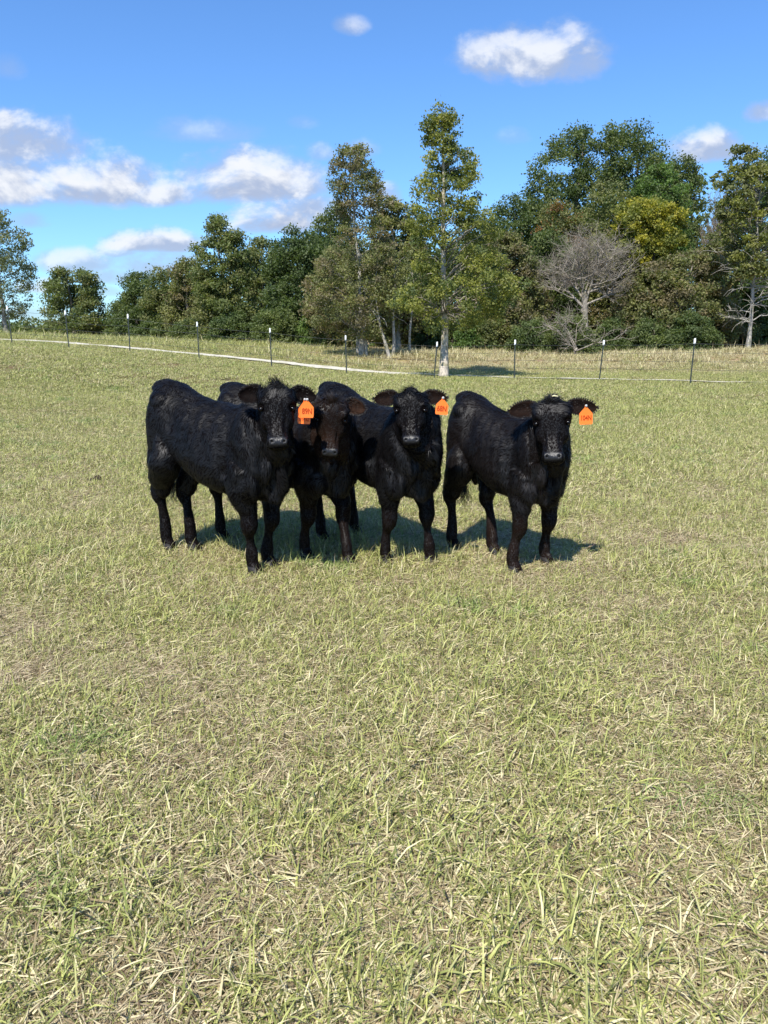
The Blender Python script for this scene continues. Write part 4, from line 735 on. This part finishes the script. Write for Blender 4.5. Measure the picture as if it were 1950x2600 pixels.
def scatter(name, label, protos, X, Y, scale, rng, zs=None):
    coll = bpy.data.collections.new(name+'_pieces')
    for p in protos: coll.objects.link(p)
    n = len(X); P = np.stack([X, Y, height(X, Y)], 1); me = bpy.data.meshes.new(name); me.vertices.add(n); me.vertices.foreach_set('co', P.astype(np.float32).ravel())
    for k, a in (('sc', scale), ('rz', rng.uniform(0, 6.283, n))): at_ = me.attributes.new(k, 'FLOAT', 'POINT'); at_.data.foreach_set('value', np.asarray(a, np.float32))
    ai = me.attributes.new('ix', 'INT', 'POINT'); ai.data.foreach_set('value', rng.integers(0, len(protos), n).astype(np.int32))
    o = bpy.data.objects.new(name, me); COL.objects.link(o); tag(o, label, 'grass', kind='stuff')
    ng = bpy.data.node_groups.new(name+'_nodes', 'GeometryNodeTree'); ng.interface.new_socket('Geometry', in_out='INPUT', socket_type='NodeSocketGeometry'); ng.interface.new_socket('Geometry', in_out='OUTPUT', socket_type='NodeSocketGeometry')
    N_ = ng.nodes; gi = N_.new('NodeGroupInput'); go = N_.new('NodeGroupOutput'); ci = N_.new('GeometryNodeCollectionInfo'); ci.inputs['Collection'].default_value = coll; ci.inputs['Separate Children'].default_value = True; ci.inputs['Reset Children'].default_value = True
    ip = N_.new('GeometryNodeInstanceOnPoints'); ip.inputs['Pick Instance'].default_value = True
    def na(nm, ty='FLOAT'): q = N_.new('GeometryNodeInputNamedAttribute'); q.data_type = ty; q.inputs[0].default_value = nm; return q.outputs[0]
    cx = N_.new('ShaderNodeCombineXYZ'); ng.links.new(na('rz'), cx.inputs[2]); ng.links.new(na('ix', 'INT'), ip.inputs['Instance Index']); ng.links.new(cx.outputs[0], ip.inputs['Rotation']); ng.links.new(na('sc'), ip.inputs['Scale'])
    ng.links.new(gi.outputs[0], ip.inputs['Points']); ng.links.new(ci.outputs[0], ip.inputs['Instance']); ng.links.new(ip.outputs[0], go.inputs[0])
    md = o.modifiers.new('scatter', 'NODES'); md.node_group = ng; return o
def grow_grass():
    rng = np.random.default_rng(5)
    def pts(y0, y1, dens, m0=1.2, sl=.58):
        h_ = 1/math.sqrt(dens); gx, gy = np.meshgrid(np.arange(-(sl*y1+m0), sl*y1+m0, h_), np.arange(y0, y1, h_)); n = gx.size; X = gx.ravel()+rng.uniform(-.6, .6, n)*h_; Y = gy.ravel()+rng.uniform(-.6, .6, n)*h_; k = np.abs(X) < sl*Y+m0; return X[k], Y[k]
    near = [patch(i, .15, 300, 110, .0033, .047, rng, .8) for i in range(14)]
    X, Y = pts(.6, 8.6, 52); k = rng.random(len(X)) > smooth(6.0, 8.6, Y); X, Y = X[k], Y[k]; tall = n2(X, Y, 1.5, 41, 3); sc = .50+1.2*tall+.25*rng.random(len(X)); sc *= 1+.12*np.exp(-((Y-4.9)/.5)**2); bare = smooth(.55, .68, n2(X, Y, 3.3, 61, 4))*.85*(1-.6*np.exp(-((Y-4.9)/.7)**2)); sc *= 1-.38*bare; kp = rng.random(len(X)) > .30*bare; X, Y, sc = X[kp], Y[kp], sc[kp]
    scatter('pasture_grass', 'short pale green and straw coloured pasture grass around the calves and the camera', near, X, Y, sc, rng)
    lit = [patch(i, .15, 0, 230, .0034, .055, rng, .8, 1.) for i in range(8)]
    X2, Y2 = pts(.6, 9.5, 48); scatter('thatch', 'brown and tan dead thatch lying between the living grass', lit, X2, Y2, .62+.4*rng.random(len(X2)), rng)
    mid = [patch(i, .24, 330, 130, .0052, .052, rng, .85) for i in range(10)]
    X, Y = pts(5.8, 18, 26); k = rng.random(len(X)) < smooth(6.0, 8.6, Y)*(1-.7*smooth(15, 18, Y)); X, Y = X[k], Y[k]; scatter('pasture_grass', 'short dry pasture grass between the calves and the fence', mid, X, Y, .6+.8*n2(X, Y, .9, 42, 2)+.2*rng.random(len(X)), rng)
    farp = [patch(i, .5, 420, 90, .0105, .075, rng, .8) for i in range(8)]
    X, Y = pts(14.5, 36, 6.5); k = (rng.random(len(X)) < .3+.7*smooth(14.5, 18, Y)) & (track_dist(X, Y) > 1.0+.35*rng.random(len(X))) | ((X > 0) & (rng.random(len(X)) < smooth(0, 3, X)*.75)); X, Y = X[k], Y[k]; scatter('pasture_grass', 'yellow-green grass along the fence and the gravel track', farp, X, Y, .6+.6*n2(X, Y, .5, 43, 2), rng)
    tal = [patch(i, .5, 260, 60, .018, .24, rng, .5) for i in range(6)]
    X, Y = pts(33, 50, 3.2); k = track_dist(X, Y) > 2.2; X, Y = X[k], Y[k]; scatter('rough_grass', 'taller straw coloured rough grass on the bank in front of the wood', tal, X, Y, .35+1.0*n2(X, Y, .45, 44, 3)**1.5, rng)
    # sparse long green and straw blades
    lng = [patch(i, .07, 12, 2, .0045, .11, rng, .7) for i in range(10)]
    X, Y = pts(.7, 8, 11.0); k = n2(X, Y, 1.1, 45, 3)+.18*rng.random(len(X)) > .60; scatter('long_grass', 'scattered longer grass tufts standing out of the short sward', lng, X[k], Y[k], rng.uniform(.6, 1.25, k.sum()), rng)
grow_grass()

# ------------------------------------------------------------------ fallen leaves
def fallen():
    mt = simple('dead_leaf', (.17, .12, .08), .7, .3, 0, 60, .4)
    for (px, py, s, lb) in ((1145, 2095, .04, 'curled brown dead leaf lying in the grass right of the middle foreground'), (1505, 1400, .06, 'dark curled leaf on the grass just right of the rightmost calf\'s shadow')):
        p = gp(px, py); n = 7; V = []
        for i in range(n):
            t = i/(n-1); w = math.sin(t*math.pi)*.32+.02
            for q in (-1, 0, 1): V.append(((t-.5)*s, q*w*s, .035+.010*abs(q)+.006*math.sin(t*5)))
        F = [[i*3+j, i*3+j+1, (i+1)*3+j+1, (i+1)*3+j] for i in range(n-1) for j in (0, 1)]
        o = mesh_np('fallen_leaf', np.array(V), np.array(F), mt); o.location = (p[0], p[1], float(height(p[0], p[1]))); o.rotation_euler = (0, .2, px); tag(o, lb, 'leaf')
fallen()

def small_things():
    mt = simple('dry_dung', (.045, .032, .022), .95, .1, 0, 50, .5); p = gp(246, 1226); mb = MB()
    for k in range(9):
        a = random.uniform(0, 6.28); r = random.uniform(0, .07); ellipsoid(mb, (r*math.cos(a)*1.3, r*math.sin(a), .018+.012*random.random()), np.eye(3), (random.uniform(.03, .06), random.uniform(.03, .05), random.uniform(.014, .03)), 9)
    V, F, _ = mb.arrays(); V = V*.8*(1+.25*(vnoise(V*45, 2)-.5))[:, None]; o = mesh_np('dung_pat', V, F, mt); o.location = (p[0], p[1], float(height(p[0], p[1]))+.012); tag(o, 'dark dung pat in the grass left of the leftmost calf', 'dung')
    st = simple('pale_straw', (.75, .68, .40), .6, .3); q = at(1409, 1006, 4.585); m2 = MB(); m2.tube(np.array([[-.017, 0, 0], [-.006, .002, .002], [.007, 0, .001], [.018, .003, -.001]]), [.003, .004, .0035, .0025], 6)
    V, F, _ = m2.arrays(); o = mesh_np('straw_piece', V, F, st); o.location = Vector([float(c) for c in q]); tag(o, 'short pale piece of straw lying on top of the rightmost calf\'s head', 'straw')
small_things()
